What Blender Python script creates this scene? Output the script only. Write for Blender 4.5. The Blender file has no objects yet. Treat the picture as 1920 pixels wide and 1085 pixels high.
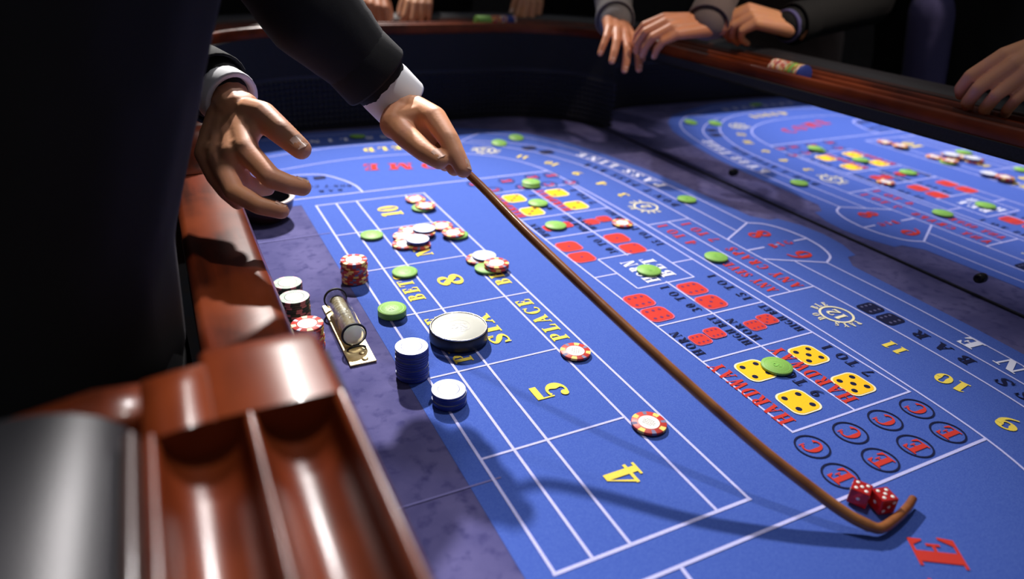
import bpy, math, random
from mathutils import Vector, Matrix
random.seed(7)
S = bpy.context.scene
COL = S.collection
PI = math.pi

# ---------------------------------------------------------------- camera
F = 1297.441
CX, CY = 960.0, 542.5
H = 0.48                                   # camera height above the felt (felt is z = 0)
def _dir(px, py):
    return Vector((px-CX, -(py-CY), -F)).normalized()
AY = _dir(237.328, -162.033)               # vanishing point of the table's long side
AX = _dir(3813.687, 4.660)                 # vanishing point of its short side
AX = (AX - AY*AX.dot(AY)).normalized()
AZ = AX.cross(AY)
RW = Matrix((AX, AY, AZ))                  # camera space -> world
CAM = Vector((0, 0, H))
def W(px, py, z=0.0):                      # a photo point on the horizontal plane z
    w = RW @ Vector((px-CX, -(py-CY), -F))
    return CAM + w*((z-H)/w.z)
def D(px, py, d):                          # a photo point at distance d along the view axis
    w = RW @ Vector((px-CX, -(py-CY), -F))
    return CAM + w*(d/F)
def DX(px, py, x):                         # a photo point on the vertical plane of this x
    w = RW @ Vector((px-CX, -(py-CY), -F))
    return CAM + w*(x/w.x)
def DY(px, py, y):
    w = RW @ Vector((px-CX, -(py-CY), -F))
    return CAM + w*(y/w.y)
cam = bpy.data.cameras.new('camera')
cam.sensor_width = 36
cam.lens = F/1920*36
cam.clip_start = .01
cam.dof.use_dof = True
cam.dof.focus_distance = .86
cam.dof.aperture_fstop = 2.6
co = bpy.data.objects.new('camera', cam)
COL.objects.link(co)
co.matrix_world = Matrix.Translation(CAM) @ RW.to_4x4()
S.camera = co

# ---------------------------------------------------------------- light
S.view_settings.view_transform = 'Standard'
S.view_settings.look = 'None'
S.view_settings.exposure = 0.0
S.view_settings.gamma = 1.0
S.view_settings.use_curve_mapping = False
w = bpy.data.worlds.new('room_glow')
S.world = w
w.use_nodes = True
bg = w.node_tree.nodes['Background']
bg.inputs[0].default_value = (.90, .94, 1.0, 1)
bg.inputs[1].default_value = .16

def spot(name, loc, target, power, size, blend, radius, color):
    l = bpy.data.lights.new(name, 'SPOT')
    l.energy = power; l.spot_size = size; l.spot_blend = blend
    l.shadow_soft_size = radius; l.color = color
    o = bpy.data.objects.new(name, l)
    COL.objects.link(o)
    o.location = loc
    o.rotation_euler = (Vector(target)-Vector(loc)).to_track_quat('-Z', 'Y').to_euler()
    return o
spot('ceiling_spotlight', (.76, 3.05, 2.15), (.33, 1.05, 0), 930, math.radians(32.5), 1.0, .045, (1.0, .965, .92))
spot('ceiling_spotlight', (.80, .92, 2.3), (.20, .74, 0), 85, math.radians(58), 1.0, .05, (1.0, .96, .92))
spot('ceiling_spotlight', (1.0, 2.30, 2.20), (-.07, .28, .24), 380, math.radians(19), .9, .16, (1.0, .95, .95))
spot('ceiling_spotlight', (1.38, .15, 2.3), (1.27, 1.15, .28), 150, math.radians(25), .9, .06, (1.0, .84, .68))

# ---------------------------------------------------------------- materials
def mat(name, col, rough=.6, metal=0.0, coat=0.0, sheen=0.0, noise=None, bump=None, spec=.5, trans=0.0, emis=None, ior=1.45, sheen_tint=None):
    m = bpy.data.materials.new(name)
    m.use_nodes = True
    n = m.node_tree.nodes; L = m.node_tree.links
    p = n['Principled BSDF']
    p.inputs['Base Color'].default_value = (*col, 1)
    p.inputs['Roughness'].default_value = rough
    p.inputs['Metallic'].default_value = metal
    p.inputs['Coat Weight'].default_value = coat
    p.inputs['Coat Roughness'].default_value = .12
    p.inputs['Sheen Weight'].default_value = sheen
    p.inputs['Sheen Roughness'].default_value = .4
    if sheen_tint: p.inputs['Sheen Tint'].default_value = (*sheen_tint, 1)
    p.inputs['Specular IOR Level'].default_value = spec
    p.inputs['Transmission Weight'].default_value = trans
    p.inputs['IOR'].default_value = ior
    tc = n.new('ShaderNodeTexCoord')
    if noise:                               # list of (scale vec, scale, colour 2, lo, hi, detail)
        prev = None
        for (sv, sc, c2, lo, hi, det) in noise:
            mp = n.new('ShaderNodeMapping'); mp.inputs['Scale'].default_value = sv
            L.new(tc.outputs['Object'], mp.inputs[0])
            t = n.new('ShaderNodeTexNoise'); t.inputs['Scale'].default_value = sc; t.inputs['Detail'].default_value = det
            L.new(mp.outputs[0], t.inputs[0])
            mr = n.new('ShaderNodeMapRange'); mr.inputs[1].default_value = lo; mr.inputs[2].default_value = hi
            L.new(t.outputs[0], mr.inputs[0])
            mx = n.new('ShaderNodeMix'); mx.data_type = 'RGBA'
            L.new(mr.outputs[0], mx.inputs[0])
            if prev: L.new(prev, mx.inputs[6])
            else: mx.inputs[6].default_value = (*col, 1)
            mx.inputs[7].default_value = (*c2, 1)
            prev = mx.outputs[2]
        L.new(prev, p.inputs['Base Color'])
    if bump:
        t = n.new('ShaderNodeTexNoise'); t.inputs['Scale'].default_value = bump[0]; t.inputs['Detail'].default_value = 3
        L.new(tc.outputs['Object'], t.inputs[0])
        b = n.new('ShaderNodeBump'); b.inputs['Strength'].default_value = bump[1]; b.inputs['Distance'].default_value = bump[2]
        L.new(t.outputs[0], b.inputs['Height']); L.new(b.outputs[0], p.inputs['Normal'])
    if emis:
        p.inputs['Emission Color'].default_value = (*emis[0], 1); p.inputs['Emission Strength'].default_value = emis[1]
    return m
ONE = (1, 1, 1)
def dk(c, k): return tuple(x*k for x in c)
M = {}
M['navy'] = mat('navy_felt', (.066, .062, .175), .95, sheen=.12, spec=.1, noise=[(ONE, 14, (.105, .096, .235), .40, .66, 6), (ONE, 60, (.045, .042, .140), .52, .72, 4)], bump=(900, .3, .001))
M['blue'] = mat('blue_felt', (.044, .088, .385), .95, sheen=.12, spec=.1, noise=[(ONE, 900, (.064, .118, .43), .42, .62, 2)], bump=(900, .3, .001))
M['line'] = mat('lavender_white_ink', (.50, .50, .84), .9, spec=.1, noise=[(ONE, 700, (.40, .40, .78), .5, .7, 2)])
M['white_ink'] = mat('white_ink', (.72, .72, .90), .9, spec=.1)
M['yellow'] = mat('yellow_ink', (.80, .62, .10), .9, spec=.1, noise=[(ONE, 800, (.66, .48, .07), .5, .7, 2)])
M['gold'] = mat('gold_ink', (.90, .50, .02), .9, spec=.1, noise=[(ONE, 800, (.82, .42, .02), .5, .7, 2)])
M['cream'] = mat('cream_ink', (.80, .72, .48), .9, spec=.1)
M['red'] = mat('red_ink', (.52, .040, .028), .9, spec=.1, noise=[(ONE, 800, (.50, .03, .03), .5, .7, 2)])
M['redline'] = mat('rose_ink', (.55, .12, .22), .9, spec=.1)
M['black_ink'] = mat('dark_navy_ink', (.010, .012, .045), .9, spec=.1)
M['die_pip_ink'] = mat('purple_pip_ink', (.16, .03, .10), .9, spec=.1)
M['dark_pip_ink'] = mat('slate_pip_ink', (.10, .10, .22), .9, spec=.1)
M['pale_seam'] = mat('faded_seam', (.16, .15, .36), .95, spec=.1)
M['wood'] = mat('varnished_mahogany', (.120, .018, .005), .33, coat=.12, spec=.30, noise=[((1, .12, 1), 55, (.045, .008, .003), .38, .66, 6), (ONE, 7, (.20, .036, .008), .45, .7, 3)], bump=(40, .05, .002))
M['darkwood'] = mat('dark_stained_wood', (.05, .012, .006), .4, coat=.3, noise=[((1, .15, 1), 40, (.028, .008, .005), .4, .6, 5)])
M['leather'] = mat('black_leather', (.018, .017, .022), .43, spec=.7, bump=(500, .25, .0006))
M['rubber'] = mat('dark_rubber', (.018, .018, .026), .55, spec=.35)
M['wallcloth'] = mat('dark_wall_cloth', (.012, .012, .014), .9, noise=[(ONE, 300, (.016, .016, .020), .4, .6, 2)])
M['mirror'] = mat('mirror_silver', (.78, .80, .86), .02, metal=1.0)
M['blackmetal'] = mat('black_metal', (.015, .015, .018), .35, metal=.6)
M['brass'] = mat('polished_brass', (.85, .68, .38), .42, metal=1.0, noise=[(ONE, 40, (.62, .45, .20), .45, .65, 3)])
M['glass'] = mat('clear_glass', (.96, .98, .97), .02, trans=1.0, ior=1.47)
def thin_glass():
    m = bpy.data.materials.new('thin_clear_glass'); m.use_nodes = True
    n = m.node_tree.nodes; L = m.node_tree.links; n.clear()
    out = n.new('ShaderNodeOutputMaterial'); mx = n.new('ShaderNodeMixShader'); tr = n.new('ShaderNodeBsdfTransparent'); gl = n.new('ShaderNodeBsdfGlossy')
    gl.inputs['Roughness'].default_value = .06; tr.inputs[0].default_value = (.98, .99, .99, 1)
    fr = n.new('ShaderNodeLayerWeight'); fr.inputs[0].default_value = .12
    L.new(fr.outputs[1], mx.inputs[0]); L.new(tr.outputs[0], mx.inputs[1]); L.new(gl.outputs[0], mx.inputs[2]); L.new(mx.outputs[0], out.inputs[0])
    return m
M['glass'] = thin_glass()
M['roll'] = mat('gold_cream_paper', (.85, .76, .56), .4, noise=[((1, 1, 1), 90, (.62, .50, .30), .45, .6, 3)])
M['endlens'] = mat('frosted_clear_lens', (.92, .94, .94), .25, trans=.35, ior=1.3)
M['endlens'].node_tree.nodes['Principled BSDF'].inputs['Subsurface Weight'].default_value = .6
M['papers'] = mat('rolled_white_paper', (.80, .78, .70), .7)
M['suit'] = mat('black_suit_cloth', (.010, .010, .0115), .85, sheen=.015, spec=.35, sheen_tint=(.8, .7, .9), bump=(700, .2, .001))
M['suit_grey'] = mat('grey_brown_suit_cloth', (.135, .10, .095), .9, sheen=.1, spec=.2, bump=(500, .3, .001))
M['suit_light'] = mat('light_grey_suit_cloth', (.20, .18, .18), .9, spec=.2, bump=(500, .3, .001))
M['shirt_white'] = mat('white_shirt_cotton', (.80, .80, .84), .8)
M['shirt_violet'] = mat('violet_blue_shirt_cotton', (.10, .09, .24), .85, sheen=.1)
M['trouser'] = mat('dark_trouser_cloth', (.018, .018, .022), .9)
M['skin'] = mat('skin', (.70, .32, .165), .5, spec=.35, noise=[(ONE, 35, (.66, .30, .19), .4, .7, 3), (ONE, 9, (.52, .235, .125), .5, .75, 2)], bump=(220, .15, .001))
M['skin_b'] = mat('tanned_skin', (.55, .21, .10), .45, spec=.4, noise=[(ONE, 35, (.56, .23, .14), .4, .7, 3)], bump=(220, .15, .001))
for k in ('skin', 'skin_b'):
    p = M[k].node_tree.nodes['Principled BSDF']
    p.inputs['Subsurface Weight'].default_value = .12
    p.inputs['Subsurface Radius'].default_value = (.006, .002, .001)
M['nail'] = mat('fingernail', (.80, .52, .42), .25, spec=.6)
M['hair'] = mat('dark_hair', (.02, .013, .01), .5)
M['hair_grey'] = mat('grey_hair', (.22, .21, .20), .5)
M['eye'] = mat('eye_white', (.7, .7, .68), .3)
M['gold_metal'] = mat('gold_metal', (.95, .66, .25), .2, metal=1.0)
M['shoe'] = mat('black_shoe_leather', (.01, .01, .01), .3)
M['stick'] = mat('cane_wood', (.34, .125, .035), .38, coat=.4, noise=[((1, 1, 1), 30, (.20, .06, .018), .4, .65, 4)])
M['card'] = mat('cream_card', (.80, .68, .62), .6)
M['floor'] = mat('dark_patterned_carpet', (.055, .045, .045), .95, noise=[(ONE, 9, (.045, .045, .055), .45, .55, 2)])
M['wallpaper'] = mat('dark_wall_paint', (.035, .03, .032), .9, noise=[(ONE, 20, (.028, .024, .026), .4, .6, 2)])
# chips
M['c_red'] = mat('red_clay', (.52, .045, .035), .45, spec=.4, bump=(500, .15, .0005))
M['c_redspot'] = mat('yellow_clay', (.90, .58, .14), .45)
M['c_redspot2'] = mat('grey_blue_clay', (.16, .15, .27), .45)
M['c_inlay'] = mat('white_inlay', (.78, .76, .72), .4)
M['c_print'] = mat('grey_inlay_print', (.36, .34, .34), .5)
M['c_green'] = mat('green_clay', (.21, .42, .08), .5, spec=.35, bump=(600, .3, .0008))
M['c_greenemb'] = mat('green_clay_emboss', (.22, .52, .09), .5)
M['c_blue'] = mat('blue_clay', (.025, .045, .26), .45)  # blue chip sides, their shadow mixed into the colour
M['c_blueface'] = mat('pale_blue_clay', (.50, .54, .72), .45)  # top of the same chips, strong light put into the colour
M['c_bluespot'] = mat('slate_clay', (.24, .26, .40), .45)
M['c_black'] = mat('dark_green_clay', (.055, .085, .065), .45)
M['c_blackface'] = mat('grey_green_clay', (.20, .29, .22), .45)
M['c_pink'] = mat('pink_clay', (.62, .28, .30), .45)
M['c_purple'] = mat('purple_clay', (.22, .12, .32), .45)
M['c_cream'] = mat('cream_clay', (.85, .66, .45), .45)
M['dice_red'] = mat('clear_red_acrylic', (.60, .02, .02), .08, trans=.45, ior=1.49)
M['dice_pip'] = mat('white_pip', (.9, .9, .88), .4)
M['puck_black'] = mat('black_puck_plastic', (.012, .012, .014), .35)
M['puck_white'] = mat('white_puck_face', (.50, .50, .45), .35, metal=.0, coat=.3)
M['steel'] = mat('brushed_steel', (.62, .60, .56), .25, metal=1.0)

# ---------------------------------------------------------------- mesh builder
class MB:
    def __init__(s): s.v = []; s.f = []; s.sm = []; s.mi = []; s.cur = 0
    def add(s, vs, fs, smooth=False):
        b = len(s.v)
        s.v += [tuple(v) for v in vs]
        s.f += [tuple(i+b for i in f) for f in fs]
        s.sm += [smooth]*len(fs)
        s.mi += [s.cur]*len(fs)
    def quad(s, a, b, c, d): s.add([a, b, c, d], [(0, 1, 2, 3)])
    def poly(s, pts, z=0.0): s.add([(p[0], p[1], z) for p in pts], [tuple(range(len(pts)))])
    def box(s, x0, x1, y0, y1, z0, z1):
        s.add([(x0,y0,z0),(x1,y0,z0),(x1,y1,z0),(x0,y1,z0),(x0,y0,z1),(x1,y0,z1),(x1,y1,z1),(x0,y1,z1)],
              [(3,2,1,0),(4,5,6,7),(0,1,5,4),(1,2,6,5),(2,3,7,6),(3,0,4,7)])
    def lathe(s, prof, n=32, m=None, cap0=False, cap1=False, smooth=True):
        vs = []; fs = []
        for r, z in prof:
            for k in range(n):
                a = 2*PI*k/n
                vs.append(Vector((r*math.cos(a), r*math.sin(a), z)))
        for i in range(len(prof)-1):
            for k in range(n):
                a = i*n+k; b = i*n+(k+1) % n
                fs.append((a, b, b+n, a+n))
        if m: vs = [m @ v for v in vs]
        s.add(vs, fs, smooth)
        if cap0: s.add(vs[:n], [tuple(reversed(range(n)))])
        if cap1: s.add(vs[-n:], [tuple(range(n))])
    def tube(s, pts, rad, n=12, caps=True, smooth=True, flat=1.0):
        pts = [Vector(p) for p in pts]
        N = len(pts)
        if not isinstance(rad, (list, tuple)): rad = [rad]*N
        vs = []; fs = []
        up = None
        for i, p in enumerate(pts):
            t = (pts[min(i+1, N-1)]-pts[max(i-1, 0)]).normalized()
            if up is None:
                up = Vector((0, 0, 1)) if abs(t.z) < .9 else Vector((1, 0, 0))
            u = t.cross(up)
            u.normalize(); v = u.cross(t).normalized(); up = v
            for k in range(n):
                a = 2*PI*k/n
                vs.append(p+u*(rad[i]*math.cos(a))+v*(rad[i]*flat*math.sin(a)))
        for i in range(N-1):
            for k in range(n):
                a = i*n+k; b = i*n+(k+1) % n
                fs.append((a, b, b+n, a+n))
        s.add(vs, fs, smooth)
        if caps:
            s.add(vs[:n], [tuple(reversed(range(n)))]); s.add(vs[-n:], [tuple(range(n))])
    def sphere(s, c, r, n=14, sc=(1, 1, 1), m=None):
        vs = []; fs = []
        R = n//2
        for i in range(R+1):
            th = PI*i/R
            for k in range(n):
                a = 2*PI*k/n
                q = Vector((r*sc[0]*math.sin(th)*math.cos(a), r*sc[1]*math.sin(th)*math.sin(a), r*sc[2]*math.cos(th)))
                if m: q = m @ q
                vs.append(Vector(c)+q)
        for i in range(R):
            for k in range(n):
                a = i*n+k; b = i*n+(k+1) % n
                fs.append((a, a+n, b+n, b))
        s.add(vs, fs, True)
    def capsule(s, a, b, ra, rb, n=12):      # closed tapered capsule
        a = Vector(a); b = Vector(b)
        t = (b-a)
        L = t.length
        if L < 1e-6: s.sphere(a, ra, n); return
        q = t.to_track_quat('Z', 'Y').to_matrix()
        prof = []
        for i in range(5):
            th = PI/2*i/4
            prof.append((max(ra*math.sin(th), 1e-5), -ra*math.cos(th)))
        for i in range(5):
            th = PI/2*(1-i/4)
            prof.append((max(rb*math.sin(th), 1e-5), L+rb*math.cos(th)))
        m = Matrix.Translation(a) @ q.to_4x4()
        s.lathe(prof, n, m, cap0=True, cap1=True)
    def obj(s, name, m, parent=None, loc=None, bevel=None):
        me = bpy.data.meshes.new(name)
        me.from_pydata(s.v, [], s.f)
        me.polygons.foreach_set('use_smooth', s.sm)
        for q in (m if isinstance(m, (list, tuple)) else [m]): me.materials.append(M[q] if isinstance(q, str) else q)
        if len(me.materials) > 1: me.polygons.foreach_set('material_index', s.mi)
        me.validate()
        o = bpy.data.objects.new(name, me)
        COL.objects.link(o)
        if parent: o.parent = parent
        if loc is not None: o.location = loc
        if bevel:
            b = o.modifiers.new('bevel', 'BEVEL'); b.width = bevel; b.segments = 2; b.limit_method = 'ANGLE'
        return o
def tag(o, label, cat=None, group=None, kind=None):
    if label: o['label'] = label
    if cat: o['category'] = cat
    if group: o['group'] = group
    if kind: o['kind'] = kind
    return o
def empty(name, loc=(0, 0, 0), rz=0):
    o = bpy.data.objects.new(name, None)
    o.empty_display_size = .02
    COL.objects.link(o); o.location = loc; o.rotation_euler = (0, 0, rz)
    return o
def copy_tree(o, parent=None):
    c = o.copy(); COL.objects.link(c)
    if parent: c.parent = parent
    for ch in o.children: copy_tree(ch, c)
    return c
def crom(pts, per=8, closed=False):
    pts = [Vector(p) for p in pts]
    out = []
    n = len(pts)
    rng = n if closed else n-1
    for i in range(rng):
        p0 = pts[(i-1) % n] if (closed or i > 0) else pts[0]*2-pts[1]
        p1 = pts[i]; p2 = pts[(i+1) % n]
        p3 = pts[(i+2) % n] if (closed or i+2 < n) else pts[-1]*2-pts[-2]
        for k in range(per):
            t = k/per
            out.append(.5*((2*p1)+(p2-p0)*t+(2*p0-5*p1+4*p2-p3)*t*t+(3*p1-p0-3*p2+p3)*t**3))
    if not closed: out.append(pts[-1])
    return out

# ---------------------------------------------------------------- room
FZ = -.76
b = MB(); b.box(-2.5, 3.8, -2.0, 4.6, FZ-.05, FZ); tag(b.obj('floor', 'floor'), 'dark carpet under the gaming table', kind='structure')
b = MB(); b.box(3.8, 3.9, -2.0, 4.6, FZ, 2.2); tag(b.obj('wall_right', 'wallpaper'), 'dark wall behind the players', kind='structure')
b = MB(); b.box(-2.5, 3.9, 4.6, 4.7, FZ, 2.2); tag(b.obj('wall_back', 'wallpaper'), 'dark wall beyond the far end', kind='structure')
b = MB(); b.box(-2.6, -2.5, -2.0, 4.7, FZ, 2.2); tag(b.obj('wall_left', 'wallpaper'), 'dark wall behind the dealer', kind='structure')

# ---------------------------------------------------------------- table
X0, X1, Y0, Y1, RC = .070, 1.103, -.195, 1.82, .27
YC = .8125
table = empty('craps_table', (0, 0, 0))
tag(table, 'mahogany craps table with blue and navy felt, mirror and padded rail', 'gaming table')
def perim(off=0.0, n=16, start='cut'):
    """inner wall outline, from the near side of the dealer cut-out round to its far side; returns point, outward normal"""
    P = []
    def line(a, b, k, nrm):
        for i in range(k): 
            t = i/k; P.append((Vector(a).lerp(Vector(b), t), Vector(nrm)))
    def arc(c, a0, a1):
        for i in range(n):
            a = a0+(a1-a0)*i/n
            d = Vector((math.cos(a), math.sin(a))); P.append((Vector(c)+d*RC, d))
    line((X0, .395), (X0, Y0+RC), 6, (-1, 0))
    arc((X0+RC, Y0+RC), PI, 1.5*PI)
    line((X0+RC, Y0), (X1-RC, Y0), 6, (0, -1))
    arc((X1-RC, Y0+RC), 1.5*PI, 2*PI)
    line((X1, Y0+RC), (X1, Y1-RC), 24, (1, 0))
    arc((X1-RC, Y1-RC), 0, .5*PI)
    line((X1-RC, Y1), (X0+RC, Y1), 10, (0, 1))
    arc((X0+RC, Y1-RC), .5*PI, PI)
    line((X0, Y1-RC), (X0, 1.23), 3, (-1, 0))
    P.append((Vector((X0, 1.23)), Vector((-1, 0))))
    return P
PER = perim()
def sweep(prof, per=PER, closed=False, caps=True, smooth=True, i0=0, i1=None):
    per = per[i0:i1]
    b = MB(); n = len(prof)
    vs = []
    for p, d in per:
        for o, z in prof:
            q = p+d*o; vs.append((q.x, q.y, z))
    fs = []
    m = n if closed else n-1
    for i in range(len(per)-1):
        for k in range(m):
            a = i*n+k; c = i*n+(k+1) % n
            fs.append((a, a+n, c+n, c))
    b.add(vs, fs, smooth)
    if caps and closed:
        b.add(vs[:n], [tuple(range(n))]); b.add(vs[-n:], [tuple(reversed(range(n)))])
    return b
# felt bed
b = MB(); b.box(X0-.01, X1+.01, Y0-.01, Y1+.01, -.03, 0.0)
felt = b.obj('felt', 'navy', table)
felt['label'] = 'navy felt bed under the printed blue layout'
# blue field
def mir(pts): return [(x, 2*YC-y) for x, y in reversed(pts)]
A_far = [(.972, .909), (.971, 1.05), (.966, 1.15), (.956, 1.26), (.930, 1.39), (.893, 1.51), (.846, 1.592), (.795, 1.64), (.745, 1.672), (.60, 1.735), (.42, 1.762), (.20, 1.765)]
B_far = [(.923, .885), (.924, 1.03), (.921, 1.18), (.908, 1.32), (.880, 1.42), (.838, 1.50), (.77, 1.565), (.69, 1.61)]
C_far = [(.877, .8125), (.878, 1.0), (.876, 1.16), (.864, 1.30), (.837, 1.392), (.796, 1.474), (.745, 1.535), (.68, 1.59), (.60, 1.628), (.516, 1.645), (.392, 1.653), (.289, 1.642), (.18, 1.615)]
D_far = [(.779, .8125), (.779, 1.0), (.773, 1.17), (.760, 1.32), (.730, 1.41), (.687, 1.467), (.630, 1.506), (.544, 1.537), (.424, 1.549), (.31, 1.54), (.18, 1.508)]
out = [(1.028, .905), (1.005, .935), (1.000, 1.05), (.996, 1.16), (.986, 1.27), (.960, 1.40), (.922, 1.53), (.870, 1.62), (.805, 1.685), (.70, 1.735), (.58, 1.778), (.42, 1.795), (.16, 1.795)]
field = [(.205, YC), (.205, 1.287), (.150, 1.287), (.150, 1.795)] + [tuple(p) for p in reversed([(x, y) for x, y in out])][1:] + [(1.048, .905), (1.066, .86), (1.072, YC)]
low = [(x, 2*YC-y) for x, y in reversed(field)]
pts = field + [p for p in low[1:-1]]
# triangulate the concave outline with an n-gon through bmesh
import bmesh
def flat_poly(pts, z, name, m, parent, thick=0.0):
    bm = bmesh.new()
    vs = [bm.verts.new((x, y, z)) for x, y in pts]
    f = bm.faces.new(vs)
    if f.normal.z < 0: f.normal_flip()
    bmesh.ops.triangulate(bm, faces=[f])
    bm.normal_update()
    for q in bm.faces:
        if q.normal.z < 0: q.normal_flip()
    me = bpy.data.meshes.new(name); bm.to_mesh(me); bm.free()
    me.materials.append(M[m]); o = bpy.data.objects.new(name, me); COL.objects.link(o); o.parent = parent
    return o
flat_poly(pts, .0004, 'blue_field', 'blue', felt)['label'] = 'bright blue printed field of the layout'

Z1, Z2, Z3 = .0008, .0012, .0016
def ribbon(mb, pts, wd, z, closed=False):
    pts = [Vector((p[0], p[1])) for p in pts]
    n = len(pts)
    L = []; R = []
    for i, p in enumerate(pts):
        a = pts[(i-1) % n] if (closed or i > 0) else p
        c = pts[(i+1) % n] if (closed or i < n-1) else p
        d1 = (p-a); d2 = (c-p)
        if d1.length > 1e-9: d1.normalize()
        if d2.length > 1e-9: d2.normalize()
        t = (d1+d2).normalized()
        nn = Vector((-t.y, t.x))
        ww = wd[i] if isinstance(wd, (list, tuple)) else wd
        k = max(.5, (nn.dot(Vector((-d2.y, d2.x))) if d2.length > 0 else 1))
        if d1.length == 0 or d2.length == 0: k = 1
        L.append(p+nn*ww/2/k); R.append(p-nn*ww/2/k)
    vs = [(q.x, q.y, z) for q in L]+[(q.x, q.y, z) for q in R]
    m = n if closed else n-1
    fs = [(i, i+n, (i+1) % n+n, (i+1) % n) for i in range(m)]
    mb.add(vs, fs)
LW = .0036
_ez = [0]
def eps():
    _ez[0] = (_ez[0]+1) % 12
    return _ez[0]*.00002
def pline(q, w):
    b = MB(); ribbon(b, q, w*.80, Z1+eps()); b.obj('printed_line', 'line', felt)
def both(pts, w=LW, smooth=True):
    q = [(p.x, p.y) for p in crom([Vector((x, y)) for x, y in pts], 6)] if smooth else pts
    pline(q, w); pline(mir(q), w)
both(A_far); both(B_far); both(C_far); both(D_far)
def ln(x0, y0, x1, y1, w=LW): pline([(x0, y0), (x1, y1)], w)
def ln2(x0, y0, x1, y1, w=LW): ln(x0, y0, x1, y1, w); ln(x0, 2*YC-y0, x1, 2*YC-y1, w)
# place-bet boxes
PX = [.230, .268, .3055, .4045, .4465]
YB = [.342+.1553*i for i in range(7)]
PX = [.230] + [W(1110, 1046.5).x, W(1180.8, 1019.5).x, W(1343.7, 957.3).x] + [.4465]
for x in PX: ln(x, YB[0], x, YB[6], .004)
ln(PX[0]-.002, YB[0], PX[4]+.002, YB[0], .0045); ln(PX[0]-.002, YB[6], PX[4]+.002, YB[6], .004)
for i in (1, 2, 4, 5): ln(PX[0], YB[i], PX[3], YB[i], .0036)
ln(PX[0], YB[3], PX[4], YB[3], .0036)
# come lines
ln2(.18, 1.320, .761, 1.320, .0045)
# proposition box
for x in (.565, .761): ln(x, .401, x, 1.224)
ln2(.665, .865, .665, 1.224)
for y in (1.224, 1.072, .976): ln2(.5635, y, .7625, y)
for x0, x1, y0, y1 in ((.608, .718, .756, .756), (.608, .718, .869, .869), (.608, .608, .756, .869), (.718, .718, .756, .869)): ln(x0, y0, x1, y1)
ln(.565, YC, .608, YC); ln(.718, YC, .761, YC)
ln(.828, .658, .828, .967); ln2(.779, .967, .878, .967)
# big 6 / 8
for sgn in (1, -1):
    f = lambda y: YC+sgn*(y-YC)
    ln(.877, f(.857), .973, f(.909), .0045)
    pline([(p.x, p.y) for p in crom([Vector((.972, f(.909))), Vector((1.000, f(.891))), Vector((1.0175, f(.855))), Vector((1.024, f(.8125)))], 6)], .0055)
ln(.877, .806, .917, .806, .005); ln(.990, .808, 1.022, .808, .005)
ln(.944, .807, .957, .807, .003)
ln2(.745, 1.672, .655, 1.603, .0036)
# don't-come corner
for sgn in (1, -1):
    f = lambda y: YC+sgn*(y-YC)
    pline([(p.x, p.y) for p in crom([Vector((.178, f(1.320))), Vector((.178, f(1.44))), Vector((.215, f(1.468))), Vector((.277, f(1.458))), Vector((.312, f(1.41))), Vector((.329, f(1.365))), Vector((.333, f(1.322)))], 6)], .0045)
for q in ([(.09, .4665), (.238, .4655)], [(.09, 1.131), (.225, 1.134)]):
    SM = MB(); ribbon(SM, q, .002, Z1+.0001); SM.obj('felt_crease', 'pale_seam', felt)['label'] = 'faint pale crease across the felt'

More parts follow.
